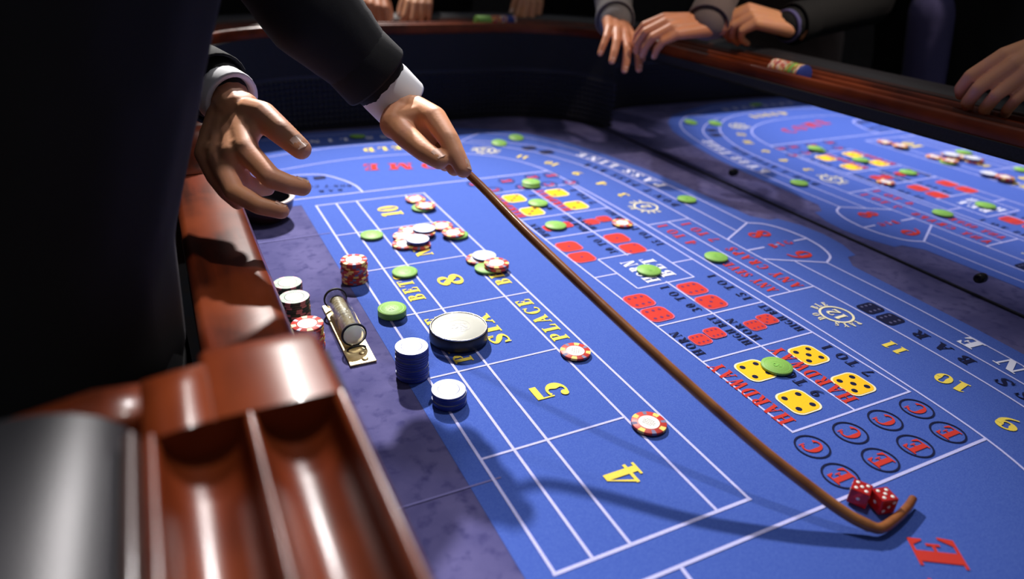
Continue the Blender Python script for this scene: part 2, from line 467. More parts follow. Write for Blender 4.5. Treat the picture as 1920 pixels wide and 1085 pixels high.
# ---------------------------------------------------------------- serif alphabet (flat shapes)
T, t_, SF = .27, .085, .075
def G(ch):
    Q = []                                   # polygons in a cell of height 1
    def q(*p): Q.append(list(p))
    def bar(x0, y0, x1, y1): q((x0, y0), (x1, y0), (x1, y1), (x0, y1))
    def stem(x, y0=0, y1=1, w=T, s0=1, s1=1):
        bar(x-w/2, y0, x+w/2, y1)
        e = .11
        if s0: bar(x-w/2-e, y0, x+w/2+e, y0+SF)
        if s1: bar(x-w/2-e, y1-SF, x+w/2+e, y1)
    def diag(x0, y0, x1, y1, w): q((x0-w/2, y0), (x0+w/2, y0), (x1+w/2, y1), (x1-w/2, y1))
    def ser(x, y, w=.34): bar(x-w/2, y, x+w/2, y+SF) if y < .5 else bar(x-w/2, y-SF, x+w/2, y)
    def rib(pts, per=5):
        p = crom([Vector((a, b_, c)) for a, b_, c in pts], per)
        for i in range(len(p)-1):
            a, c = p[i], p[i+1]
            d = Vector((c.x-a.x, c.y-a.y))
            if d.length < 1e-6: continue
            n = Vector((-d.y, d.x)).normalized()
            q((a.x+n.x*a.z/2, a.y+n.y*a.z/2), (a.x-n.x*a.z/2, a.y-n.y*a.z/2), (c.x-n.x*c.z/2, c.y-n.y*c.z/2), (c.x+n.x*c.z/2, c.y+n.y*c.z/2))
    def arc(cx, cy, rx, ry, a0, a1, T=T, t=t_, n=14):
        P = []
        for i in range(n+1):
            a = math.radians(a0+(a1-a0)*i/n)
            w = t+(T-t)*abs(math.cos(a))**1.5
            c_, s_ = math.cos(a), math.sin(a)
            P.append((cx+rx*c_, cy+ry*s_, cx+(rx-w)*c_, cy+(ry-t-(w-t)*.25)*s_))
        for i in range(n):
            a, b_ = P[i], P[i+1]
            q((a[0], a[1]), (b_[0], b_[1]), (b_[2], b_[3]), (a[2], a[3]))
    w = .8
    if ch == 'I': stem(.28); w = .56
    elif ch == 'A': diag(.14, 0, .42, 1, .09); diag(.70, 0, .40, 1, T); bar(.22, .30, .62, .30+SF); ser(.14, 0, .28); ser(.72, 0, .42); w = .95
    elif ch == 'B': stem(.26, s0=0, s1=0); bar(.02, 0, .5, SF); bar(.02, 1-SF, .46, 1); bar(.3, .48, .46, .48+SF); arc(.42, .755, .32, .245, -90, 90); arc(.44, .265, .36, .265, -90, 90); w = .86
    elif ch == 'C': arc(.46, .5, .44, .5, 42, 322); bar(.74, .68, .80, 1.0); w = .88
    elif ch == 'D': stem(.26, s0=0, s1=0); bar(.02, 0, .46, SF); bar(.02, 1-SF, .46, 1); arc(.42, .5, .46, .5, -90, 90); w = .92
    elif ch == 'E': stem(.26, s0=0, s1=0); bar(.02, 0, .74, SF); bar(.02, 1-SF, .70, 1); bar(.3, .47, .56, .47+SF); q((.74, 0), (.78, .34), (.72, .34), (.58, SF)); q((.70, 1), (.70, .70), (.66, .70), (.54, 1-SF)); bar(.53, .36, .59, .66); w = .84
    elif ch == 'F': stem(.26, s1=0); bar(.02, 1-SF, .70, 1); bar(.3, .47, .56, .47+SF); q((.70, 1), (.70, .70), (.66, .70), (.54, 1-SF)); bar(.53, .36, .59, .66); w = .78
    elif ch == 'G': arc(.46, .5, .44, .5, 42, 330); stem(.76, .02, .44, .2, 0, 1); w = .96
    elif ch == 'H': stem(.25); stem(.79); bar(.3, .46, .75, .46+SF); w = 1.04
    elif ch == 'L': stem(.26, s0=0); bar(.02, 0, .72, SF); q((.72, 0), (.76, .36), (.70, .36), (.56, SF)); w = .80
    elif ch == 'M': stem(.16, w=.09); stem(.98); diag(.56, 0, .24, 1, T); diag(.56, 0, .90, 1, .09); w = 1.25
    elif ch == 'N': stem(.18, w=.09); stem(.84, s0=0, w=.09); diag(.78, 0, .26, 1, T); w = 1.02
    elif ch in 'O0': 
        rx = .46 if ch == 'O' else .36
        arc(rx+.02, .5, rx, .5, 0, 360, n=24); w = 2*rx+.04
    elif ch == 'P': stem(.26, s1=0); bar(.02, 1-SF, .44, 1); arc(.42, .72, .36, .28, -90, 90); w = .82
    elif ch == 'R': stem(.26, s1=0); bar(.02, 1-SF, .44, 1); arc(.42, .74, .34, .26, -90, 90); diag(.76, 0, .50, .5, .24); ser(.78, 0, .3); w = .94
    elif ch == 'S': rib([(.62, .70, .10), (.58, .92, .10), (.38, .955, .09), (.16, .80, .17), (.24, .62, .22), (.42, .47, .28), (.58, .33, .24), (.62, .18, .16), (.40, .045, .09), (.16, .08, .09), (.10, .30, .10)]); bar(.62, .66, .68, 1.0); bar(.04, 0, .10, .34); w = .74
    elif ch == 'T': stem(.42, s1=0); bar(.02, 1-SF, .82, 1); bar(.02, .66, .08, 1); bar(.76, .66, .82, 1); w = .84
    elif ch == 'V': diag(.44, 0, .18, 1, T); diag(.46, 0, .74, 1, .09); ser(.18, 1, .42); ser(.74, 1, .3); w = .92
    elif ch == 'W': diag(.36, 0, .14, 1, .22); diag(.38, 0, .60, 1, .09); diag(.80, 0, .60, 1, .22); diag(.82, 0, 1.04, 1, .09); ser(.15, 1, .34); ser(.60, 1, .3); ser(1.04, 1, .24); w = 1.2
    elif ch == 'X': diag(.70, 0, .18, 1, T); diag(.16, 0, .68, 1, .09); ser(.18, 1, .4); ser(.70, 0, .4); ser(.16, 0, .3); ser(.70, 1, .3); w = .9
    elif ch == 'Y': stem(.44, 0, .48, s1=0); diag(.42, .42, .16, 1, T); diag(.46, .42, .74, 1, .09); ser(.16, 1, .4); ser(.74, 1, .28); w = .9
    elif ch == '1': stem(.30, s1=0); q((.17, 1), (.17, .90), (.02, .84), (.02, .88)); w = .56
    elif ch == '2': rib([(.08, .68, .10), (.12, .90, .12), (.36, .95, .10), (.58, .78, .26), (.46, .52, .18), (.24, .28, .10), (.10, .12, .10)]); bar(.04, 0, .66, .17); bar(.62, 0, .68, .32); w = .72
    elif ch == '3': arc(.32, .74, .30, .26, -80, 150); arc(.32, .27, .34, .27, -150, 90); w = .72
    elif ch == '4': bar(.42, 0, .42+.25, 1); bar(.02, .24, .82, .24+SF+.02); q((.02, .26), (.12, .26), (.46, 1), (.42, 1)); bar(.28, 0, .80, SF); w = .86
    elif ch == '5': bar(.12, .80, .66, 1); bar(.10, .48, .15, 1); arc(.31, .31, .34, .31, -118, 122, T=.27, t=.07, n=26); q(*[(.15+.115*math.cos(a*PI/8), .145+.115*math.sin(a*PI/8)) for a in range(16)]); w = .70
    elif ch == '6': arc(.38, .31, .35, .31, 0, 360, n=20); rib([(.13, .31, .2), (.16, .62, .17), (.34, .86, .12), (.64, .96, .07)]); w = .78
    elif ch == '9': arc(.40, .69, .35, .31, 0, 360, n=20); rib([(.64, .69, .2), (.61, .38, .17), (.43, .14, .12), (.13, .04, .07)]); w = .78
    elif ch == '7': bar(.04, .82, .70, 1); q((.20, 0), (.44, 0), (.70, .84), (.62, .84)); bar(.04, .66, .10, 1); w = .74
    elif ch == '8': arc(.38, .755, .30, .245, 0, 360, T=.19, n=18); arc(.38, .27, .35, .27, 0, 360, T=.21, n=18); q((.10, .72), (.30, .80), (.68, .30), (.46, .22)); w = .76
    elif ch == "'": q((.06, 1), (.22, 1), (.14, .70)); w = .26
    elif ch == ' ': w = .42
    return Q, w
def glyphs_at(mb, ch, c, d, hs, vs, z):
    """one glyph, centred on c, reading direction d (unit), horizontal scale hs, height vs"""
    Q, w = G(ch)
    u = Vector((-d.y, d.x))
    for ip, p in enumerate(Q):
        z += .000012
        pts = [c+d*((x-w/2)*hs)+u*((y-.5)*vs) for x, y in p]
        ar = sum(pts[i].x*pts[(i+1) % len(pts)].y-pts[(i+1) % len(pts)].x*pts[i].y for i in range(len(pts)))
        if ar < 0: pts.reverse()
        mb.add([(q.x, q.y, z) for q in pts], [tuple(range(len(pts)))])
INK = {'Y': ('yellow', 'yellow'), 'W': ('white_ink', 'white'), 'R': ('red', 'red'), 'K': ('black_ink', 'dark'), 'C': ('cream', 'cream')}
def word_obj(mb, s, fn):
    if isinstance(mb, str):
        b = MB(); fn(b)
        o = b.obj('printed_number' if s.isdigit() else 'printed_word' if len(s) > 1 else 'printed_letter', INK[mb][0], felt)
        o['label'] = '%s printed %s' % (INK[mb][1], s)
        return True
def text(mb, s, p0, p1, h, z=Z2, gap=.10):
    if isinstance(mb, str) and gap > .27 and len(s) > 1: return text_path(mb, s, [p0, Vector(p0).lerp(Vector(p1), .5), p1], h, z, gap)
    if word_obj(mb, s, lambda b: text(b, s, p0, p1, h, z, gap)): return
    p0 = Vector(p0); p1 = Vector(p1)
    ws = [G(c)[1] for c in s]
    tot = sum(ws)+gap*(len(s)-1)
    k = (p1-p0).length/tot; d = (p1-p0).normalized()
    x = 0
    for c, w_ in zip(s, ws):
        glyphs_at(mb, c, p0+d*((x+w_/2)*k), d, k, h, z)
        x += w_+gap
def text_path(mb, s, path, h, z=Z2, gap=.25):
    ink = mb if isinstance(mb, str) else None
    path = crom([Vector(p) for p in path], 8)
    L = [0]
    for i in range(1, len(path)): L.append(L[-1]+(path[i]-path[i-1]).length)
    ws = [G(c)[1] for c in s]; tot = sum(ws)+gap*(len(s)-1); k = L[-1]/tot
    x = 0
    for c, w_ in zip(s, ws):
        t = (x+w_/2)*k
        i = max(j for j in range(len(L)-1) if L[j] <= t)
        f = (t-L[i])/(L[i+1]-L[i]); p = path[i].lerp(path[i+1], f); d = (path[i+1]-path[i]).normalized()
        if ink:
            mb = MB(); glyphs_at(mb, c, p, d, min(k, h*1.1), h, z)
            if c != ' ': mb.obj('printed_letter', INK[ink][0], felt)['label'] = '%s letter %s of the printed words %s' % (INK[ink][1], c, s)
        else: glyphs_at(mb, c, p, d, min(k, h*1.1), h, z)
        x += w_+gap
def disc(mb, c, r, z, n=24, ry=None):
    ry = ry or r
    mb.add([(c[0]+r*math.cos(2*PI*i/n), c[1]+ry*math.sin(2*PI*i/n), z) for i in range(n)], [tuple(range(n))])
def ring(mb, c, r0, r1, z, n=32):
    vs = [(c[0]+r*math.cos(2*PI*i/n), c[1]+r*math.sin(2*PI*i/n), z) for r in (r0, r1) for i in range(n)]
    mb.add(vs, [(i, i+n, (i+1) % n+n, (i+1) % n) for i in range(n)])
def rrect(mb, c, wx, wy, r, z, n=5):
    pts = []
    for sx, sy, a0 in ((1, 1, 0), (-1, 1, 90), (-1, -1, 180), (1, -1, 270)):
        for i in range(n+1):
            a = math.radians(a0+90*i/n)
            pts.append((c[0]+sx*(wx/2-r)+r*math.cos(a), c[1]+sy*(wy/2-r)+r*math.sin(a)))
    mb.poly(pts, z)
YE, WH, RD, BK = 'Y', 'W', 'R', 'K'
# place numbers: every text reads away from the camera (+y)
def tv(mb, s, x, y0, y1, h, z=Z2, gap=.1): text(mb, s, (x, y0), (x, y1), h, z, gap)
tv(YE, '4', .352, .404, .433, .040); tv(YE, '5', .353, .558, .589, .043)
tv(YE, 'SIX', .347, .690, .772, .027, gap=.16); tv(YE, '8', .351, .868, .906, .040)
tv(YE, 'NINE', .347, .985, 1.098, .028, gap=.16); tv(YE, '10', .352, 1.174, 1.226, .040)
for x in (.2845, .424):
    tv(YE, 'PLACE', x, .668, .790, .024, gap=.24); tv(YE, 'BETS', x, .843, .932, .024, gap=.22)
tv(YE, '11', .835, .464, .494, .022, gap=.18); text(YE, '10', (.833, .374), (.826, .413), .026); text(YE, '9', (.815, .300), (.808, .324), .030)
def far_num(s, c, d, wd, h=.024):
    c = Vector(c); d = Vector(d).normalized(); text(YE, s, c-d*wd/2, c+d*wd/2, h, gap=.16)
far_num('11', (.754, 1.437), (-.6, .8), .028); far_num('10', (.795, 1.367), (-.4, .9), .034); far_num('9', (.815, 1.282), (-.2, 1), .022)
far_num('4', (.829, 1.203), (-.1, 1), .024); far_num('3', (.832, 1.124), (-.04, 1), .022)
text(YE, 'FIELD', (.565, 1.598), (.412, 1.606), .030, gap=.30)
text(YE, '2', (.805, .225), (.79, .25), .026)
for c, s, word, d in (((.836, .577), '12', 'PAYS DOUBLE', (0, 1)), ((.836, 1.050), '2', 'PAYS DOUBLE', (0, 1)), ((.694, 1.517), '12', 'PAYS DOUBLE', (-.75, .66))):
    CR = MB(); c = Vector(c); d = Vector(d).normalized()
    ring(CR, c, .0215, .0250, Z2)
    text(CR, s, c-d*(.013 if len(s) > 1 else .008), c+d*(.013 if len(s) > 1 else .008), .021, gap=.12)
    a0 = math.atan2(d.y, d.x)
    for i, chh in enumerate(word):
        a = math.radians(196-212*i/(len(word)-1))
        rr = Vector((math.cos(a0+a), math.sin(a0+a)))
        dd = Vector((rr.y, -rr.x))
        glyphs_at(CR, chh, c+rr*.0315, dd, .0085, .0105, Z2)
    CR.obj('printed_medallion', 'cream', felt)['label'] = 'cream printed %s in a ring of small words' % s
# white words
tv(WH, 'HORN', .647, .765, .845, .026, gap=.12); tv(WH, 'BET', .683, .772, .842, .026, gap=.14)
text_path(WH, 'PASS LINE', [(.948, 1.138), (.942, 1.21), (.930, 1.30), (.908, 1.385), (.895, 1.42)], .027, gap=.12)
text_path(WH, 'PASS LINE', [(.80, .05), (.87, .16), (.922, .30), (.942, .38), (.949, .468)], .030, gap=.22)
text(WH, 'PASS LINE', (.590, 1.702), (.262, 1.718), .024, gap=.30)
# red words
tv(RD, 'HARDWAY', .5735, .414, .543, .022, gap=.12); tv(RD, 'HARDWAY', .6765, .414, .543, .022, gap=.12)
tv(RD, 'HARDWAY', .5745, 1.083, 1.212, .020, gap=.12); tv(RD, 'HARDWAY', .676, 1.083, 1.212, .020, gap=.12)
tv(RD, 'ANY SEVEN', .804, .668, .795, .020, gap=.18); tv(RD, '4 TO 1', .804, .862, .958, .022, gap=.24)
tv(RD, 'ANY CRAPS', .853, .664, .826, .022, gap=.26); tv(RD, '7 TO 1', .853, .858, .950, .022, gap=.24)
tv(RD, '8', .952, .840, .870, .046); tv(RD, '6', .952, .742, .772, .046)
text(RD, 'BIG', (.930, .8045), (.982, .8065), .016, gap=.5)
text_path(RD, 'COME', [(.600, 1.424), (.50, 1.448), (.375, 1.478)], .044, gap=.42)
text_path(RD, 'COME', [(.395, .095), (.47, .130), (.53, .185), (.568, .240)], .042, gap=.30)
CEc = [(.566, .374, 'C'), (.625, .374, 'C'), (.682, .374, 'C'), (.737, .374, 'C'), (.557, .329, 'E'), (.617, .329, 'E'), (.673, .329, 'E'), (.730, .330, 'E'),
       (.590, 1.243, 'C'), (.657, 1.240, 'C'), (.717, 1.236, 'C'), (.768, 1.232, 'C'), (.568, 1.292, 'E'), (.640, 1.288, 'E'), (.705, 1.292, 'E'), (.752, 1.290, 'E')]
for x, y, c in CEc:
    k = .92 if y < 1 else .85
    tv(RD, c, x, y-.0105*k, y+.0105*k, .027*k)
    b = MB(); ring(b, (x, y), .0185*k, .0208*k, Z2); b.obj('printed_ring', 'black_ink', felt)
# black words
tv(BK, '9 TO 1', .6495, .438, .516, .017, gap=.24); tv(BK, '7 TO 1', .7475, .444, .520, .017, gap=.24)
tv(BK, '9 TO 1', .6495, 1.10, 1.19, .017, gap=.24); tv(BK, '7 TO 1', .7475, 1.10, 1.19, .017, gap=.24)
for y0, y1 in ((.566, .640), (.985, 1.059)):
    tv(BK, 'HORN', .5755, y0, y1-.012, .014, gap=.24); tv(BK, 'HIGH BET', .6535, y0-.004, y1+.002, .013, gap=.14)
    tv(BK, 'HORN', .6745, y0, y1-.012, .013, gap=.24); tv(BK, 'HIGH BET', .7500, y0-.004, y1+.002, .013, gap=.14)
tv(BK, '30 TO 1', .6495, .662, .747, .016, gap=.24); tv(BK, '15 TO 1', .7465, .662, .752, .016, gap=.24)
tv(BK, '30 TO 1', .6495, .880, .962, .016, gap=.24); tv(BK, '15 TO 1', .7465, .880, .962, .016, gap=.24)
text_path(BK, "DON'T PASS BAR", [(.79, .10), (.85, .22), (.880, .31), (.896, .38), (.901, .500)], .021, gap=.55)
text_path(BK, "DON'T PASS BAR", [(.901, 1.03), (.899, 1.14), (.888, 1.26), (.870, 1.34)], .019, gap=.45)
text(BK, "DON'T COME", (.322, 1.365), (.21, 1.395), .014, gap=.3); text(BK, 'BAR', (.300, 1.345), (.25, 1.352), .012, gap=.3)
# printed dice
PIP = {1: [(0, 0)], 2: [(-1, -1), (1, 1)], 3: [(-1, -1), (0, 0), (1, 1)], 4: [(-1, -1), (-1, 1), (1, -1), (1, 1)],
       5: [(-1, -1), (-1, 1), (1, -1), (1, 1), (0, 0)], 6: [(-1, -1), (-1, 1), (1, -1), (1, 1), (-1, 0), (1, 0)], 66: [(-1, -1), (-1, 1), (1, -1), (1, 1), (0, -1), (0, 1)]}
def pdie(c, s, n, kind, rot=False, z=Z2):
    b = MB()
    if kind == 'y': rrect(b, c, s*1.07, s*1.07, s*.28, z); b.cur = 1; rrect(b, c, s*.97, s*.97, s*.26, z+.0002)
    elif kind == 'r': rrect(b, c, s*1.06, s*.98, s*.28, z); b.cur = 1; rrect(b, c, s*.97, s*.90, s*.26, z+.0002)
    else: rrect(b, c, s*1.05, s*.85, s*.22, z)
    b.cur = 1 if kind == 'b' else 2
    sy = {'y': 1.0, 'r': .92, 'b': .85}[kind]
    for px, py in PIP[n]:
        if rot: px, py = py, px
        disc(b, (c[0]+px*s*.27, c[1]+py*s*.27*sy), s*(.095 if kind == 'y' else .065), z+(.0004 if kind != 'b' else .0002), 12)
    o = b.obj('printed_die', {'y': ('cream', 'gold', 'black_ink'), 'r': ('redline', 'red', 'die_pip_ink'), 'b': ('black_ink', 'dark_pip_ink')}[kind], felt)
    o['label'] = {'y': 'yellow printed die showing %d', 'r': 'red printed die showing %d', 'b': 'dark printed die showing %d'}[kind] % n
for y in (.511, .440): pdie((.615, y), .041, 4, 'y'); pdie((.708, y), .041, 5, 'y')
for y in (1.183, 1.105): pdie((.607, y), .041, 3, 'y'); pdie((.706, y), .041, 2, 'y')
pdie((.586, .721), .041, 6, 'r', 1); pdie((.587, .678), .041, 6, 'r', 1); pdie((.688, .724), .041, 6, 'r', 1); pdie((.686, .678), .041, 5, 'r')
pdie((.589, .933), .041, 1, 'r'); pdie((.587, .887), .041, 1, 'r'); pdie((.689, .934), .041, 1, 'r'); pdie((.690, .887), .041, 2, 'r')
for x, y, n in ((.599, .598, 6), (.629, .604, 6), (.698, .599, 6), (.727, .605, 5), (.600, 1.018, 6), (.632, 1.022, 6), (.688, 1.018, 6), (.718, 1.022, 6)):
    pdie((x, y), .0275, n, 'r', 1, Z2+.0004*(x in (.629, .727, .632, .718)))
for x, y in ((.901, .571), (.900, .536), (.805, 1.50), (.83, 1.455), (.235, 1.440), (.272, 1.436)): pdie((x, y), .034 if x > .5 else .024, 6, 'b', 1)
# ---------------------------------------------------------------- table walls and rails
wallp = sweep([(0, -.02), (0, .232), (.012, .232), (.012, -.02)], closed=True, smooth=False).obj('inner_wall', 'wallcloth', table)
wallp['label'] = 'dark cloth inner wall round the bed'
# rubber studs on the end walls (too many to count)
st = MB()
acc = []
L = [0]
for i in range(1, len(PER)): L.append(L[-1]+(PER[i][0]-PER[i-1][0]).length)
def at_len(s):
    i = max(j for j in range(len(L)-1) if L[j] <= s)
    f = (s-L[i])/max(1e-9, L[i+1]-L[i])
    return PER[i][0].lerp(PER[i+1][0], f), PER[i][1].lerp(PER[i+1][1], f).normalized()
s_ = .01; pitch = .0135
while s_ < L[-1]-.01:
    p, d = at_len(s_)
    on_mirror = p.x > X1-.002 and .02 < p.y < 1.60
    if not on_mirror:
        for r in range(9):
            z = .018+r*pitch
            tt = Vector((-d.y, d.x)); hw = pitch*.44
            base = [Vector((p.x, p.y, z))+Vector((tt.x, tt.y, 0))*a*hw+Vector((0, 0, 1))*c*hw-Vector((d.x, d.y, 0))*.0012 for a, c in ((-1, -1), (1, -1), (1, 1), (-1, 1))]
            apex = Vector((p.x-d.x*.0085, p.y-d.y*.0085, z))
            st.add(base+[apex], [(0, 1, 4), (1, 2, 4), (2, 3, 4), (3, 0, 4)])
    s_ += pitch
so = st.obj('rubber_stud', 'rubber', table); so['kind'] = 'stuff'; so['label'] = 'rows of dark pyramid rubber studs on the end walls'
sweep([(-.0012, .010), (-.0012, .140), (0, .140), (0, .010)], closed=True, smooth=False).obj('rubber_backing', 'rubber', table)
# mirror
b = MB(); b.box(X1-.004, X1-.0015, .02, 1.60, .004, .212); mirror = b.obj('mirror', 'mirror', table); mirror['label'] = 'long mirror on the inner wall facing the dealer'
b = MB(); b.box(X1-.0062, X1-.004, .02, 1.60, .0006, .0036); b.obj('mirror_base_strip', 'rubber', mirror)
b = MB(); b.box(X1-.006, X1-.0015, 1.60, 1.606, .0, .212); b.obj('mirror_edge', 'steel', mirror)
for yy in (.538, 1.095, .10):
    b = MB()
    m = Matrix.Translation((X1-.004, yy, .031)) @ Matrix.Rotation(-PI/2, 4, 'Y')
    b.lathe([(.0078, 0), (.0082, .003), (.0070, .008), (.0040, .0095), (.0036, .006), (.0001, .006)], 16, m)
    b.obj('mirror_stud', 'blackmetal', mirror)['label'] = 'black round screw holding the mirror'
# rail: wood with two chip grooves
RZ = .255
prof = [(.016, .200), (.008, .206), (.0055, .222), (.0050, .240), (.0065, .2525), (.0095, RZ+.002), (.0120, RZ)]
def groove(c, r=.0200):
    return [(c-r*math.cos(PI*i/10), RZ-.002-r*math.sin(PI*i/10)) for i in range(11)]
prof += groove(.0340) + [(.0565, RZ+.001)] + groove(.0795) + [(.1020, RZ+.001), (.1070, RZ-.001), (.1080, .19), (.016, .19)]
i0 = next(i for i, (p, d) in enumerate(PER) if p.y < .318 and d.x < -.9)
PER2 = [(Vector((X0, .313)), Vector((-1, 0)))]+PER[i0:]
rail = sweep(prof, per=PER2, closed=True, smooth=True).obj('wood_rail', 'wood', table)
rail['label'] = 'red mahogany chip rail with two long grooves'
pad = [(.1085, .20)]
for i in range(13):
    a = PI*i/12
    pad.append((.160-.0515*math.cos(a), .228+.040*math.sin(a)**.8))
pad += [(.2115, .16), (.1085, .16)]
PERP = [(Vector((X0, .333)), Vector((-1, 0)))]+PER[i0:]
padp = sweep(pad, per=PERP, closed=True).obj('armrest_pad', 'leather', table)
padp['label'] = 'black padded leather armrest round the rail'
wd = [(.107, .248), (.1075, .257), (.111, .261), (.115, .257), (.115, .245)]
sweep(wd, per=PER2, closed=True).obj('armrest_bead', 'darkwood', table)
ap = sweep([(.012, .19), (.19, .16), (.19, .03), (.14, -.06), (.012, -.06)], closed=True, smooth=False).obj('apron', 'darkwood', table)
# end blocks where the rail stops at the dealer's cut-out
def end_block(sgn, yE):
    b = MB()
    # stepped and rounded block: top outline swept across x
    xs = [X0+.0135, X0+.010, X0, -.028, -.031]
    def zt(v):
        if v < .060: return RZ+.001
        if v < .085: return RZ+.001-.010*((v-.060)/.025)**2
        if v < .125: return RZ-.009-.060*(1-math.cos(PI*(v-.085)/.04))/2
        return RZ-.069
    def zlow(v):
        if v < .125: return zt(v)
        return RZ-.069-.056*(1-math.cos(PI*min(1, (v-.125)/.06)))/2
    vals = [i*.19/38 for i in range(39)]
    cols = []
    xsec = [(X0-.007, -.026), (X0-.0055, -.012), (X0-.0080, -.003), (X0-.013, 0), (-.002, 0), (-.006, -.003), (-.008, -.02)]
    for v in vals:
        z = zlow(v)
        cols.append([(x+((.010*min(1, max(0, v-.07)/.06)) if x > .04 else 0), yE+sgn*v, z+dz) for x, dz in xsec]+[(-.008, yE+sgn*v, .0), (X0-.007, yE+sgn*v, .0)])
    n = len(cols[0]); vs = [q for c in cols for q in c]; fs = []
    for i in range(len(vals)-1):
        for k in range(n):
            a = i*n+k; c = i*n+(k+1) % n
            fs.append((a, a+n, c+n, c) if sgn < 0 else (a, c, c+n, a+n))
    b.add(vs, fs, True)
    b.add(cols[0], [tuple(range(n))]); b.add(cols[-1], [tuple(reversed(range(n)))])
    # outer shoulder of the block, over the second groove
    c2 = []
    for v in [0, .02, .04, .055, .062, .066]:
        z = RZ+.001 - (.012*((v-.055)/.011)**2 if v > .055 else 0)
        yy = yE+sgn*v
        c2.append([(-.004, yy, z), (-.02, yy-sgn*.002, z), (-.036, yy-sgn*.004, z-.001), (-.0380, yy-sgn*.004, .17), (-.004, yy, .17)])
    n = 5; vs = [q for c in c2 for q in c]; fs = []
    for i in range(len(c2)-1):
        for k in range(n):
            a = i*n+k; c = i*n+(k+1) % n
            fs.append((a, a+n, c+n, c) if sgn < 0 else (a, c, c+n, a+n))
    b.add(vs, fs, True); b.add(c2[0], [tuple(range(n))]); b.add(c2[-1], [tuple(reversed(range(n)))])
    return b
b = MB()
capx = [-.030, -.034, -.060, -.100, -.135, -.142]
rows = []
for yy, dz in ((.3335, -.05), (.3335, -.004), (.337, .0), (.352, .0), (.366, -.002), (.373, -.010), (.375, -.05)):
    rows.append([(x, yy-(.0 if yy < .35 else (x+.03)*.12), RZ-.001+dz-(.012 if k in (0, 5) and dz > -.02 else 0)-max(0, -x-.06)*.25) for k, x in enumerate(capx)])
n = len(capx)
b.add([q for r_ in rows for q in r_], [(i*n+k, i*n+k+1, (i+1)*n+k+1, (i+1)*n+k) for i in range(len(rows)-1) for k in range(n-1)], True)
b.obj('rail_end_cap', 'wood', table)
nb = end_block(1, .313).obj('rail_end_block', 'wood', table); nb['label'] = 'stepped mahogany end block of the near rail'
fb = end_block(-1, 1.312).obj('rail_end_block', 'wood', table)
# dealer's low rail
b = MB()
lr = [(-.003, -.06), (-.008, .10), (-.006, .124), (.002, .130), (.064, .130), (.074, .126), (.079, .116), (.079, .098), (.070, .094), (.070, -.02)]
ys = [.495+.635*i/20 for i in range(21)]
vs = [(x, y, z) for y in ys for x, z in lr]; n = len(lr)
b.add(vs, [(i*n+k, (i+1)*n+k, (i+1)*n+(k+1) % n, i*n+(k+1) % n) for i in range(20) for k in range(n)], True)
b.obj('low_rail', 'wood', table)['label'] = 'low mahogany edge in front of the dealer'
# body and legs of the table
b = MB(); b.box(.02, 1.18, -.12, 1.75, -.16, -.03); b.obj('table_box', 'darkwood', table)
for x in (.14, 1.04):
    for y in (.05, 1.58):
        b = MB(); m = Matrix.Translation((x, y, FZ))
        b.lathe([(.075, 0), (.08, .02), (.06, .05), (.045, .09), (.06, .2), (.07, .35), (.05, .5), (.065, .56), (.065, .60)], 20, m, True, True)
        b.obj('leg', 'darkwood', table)

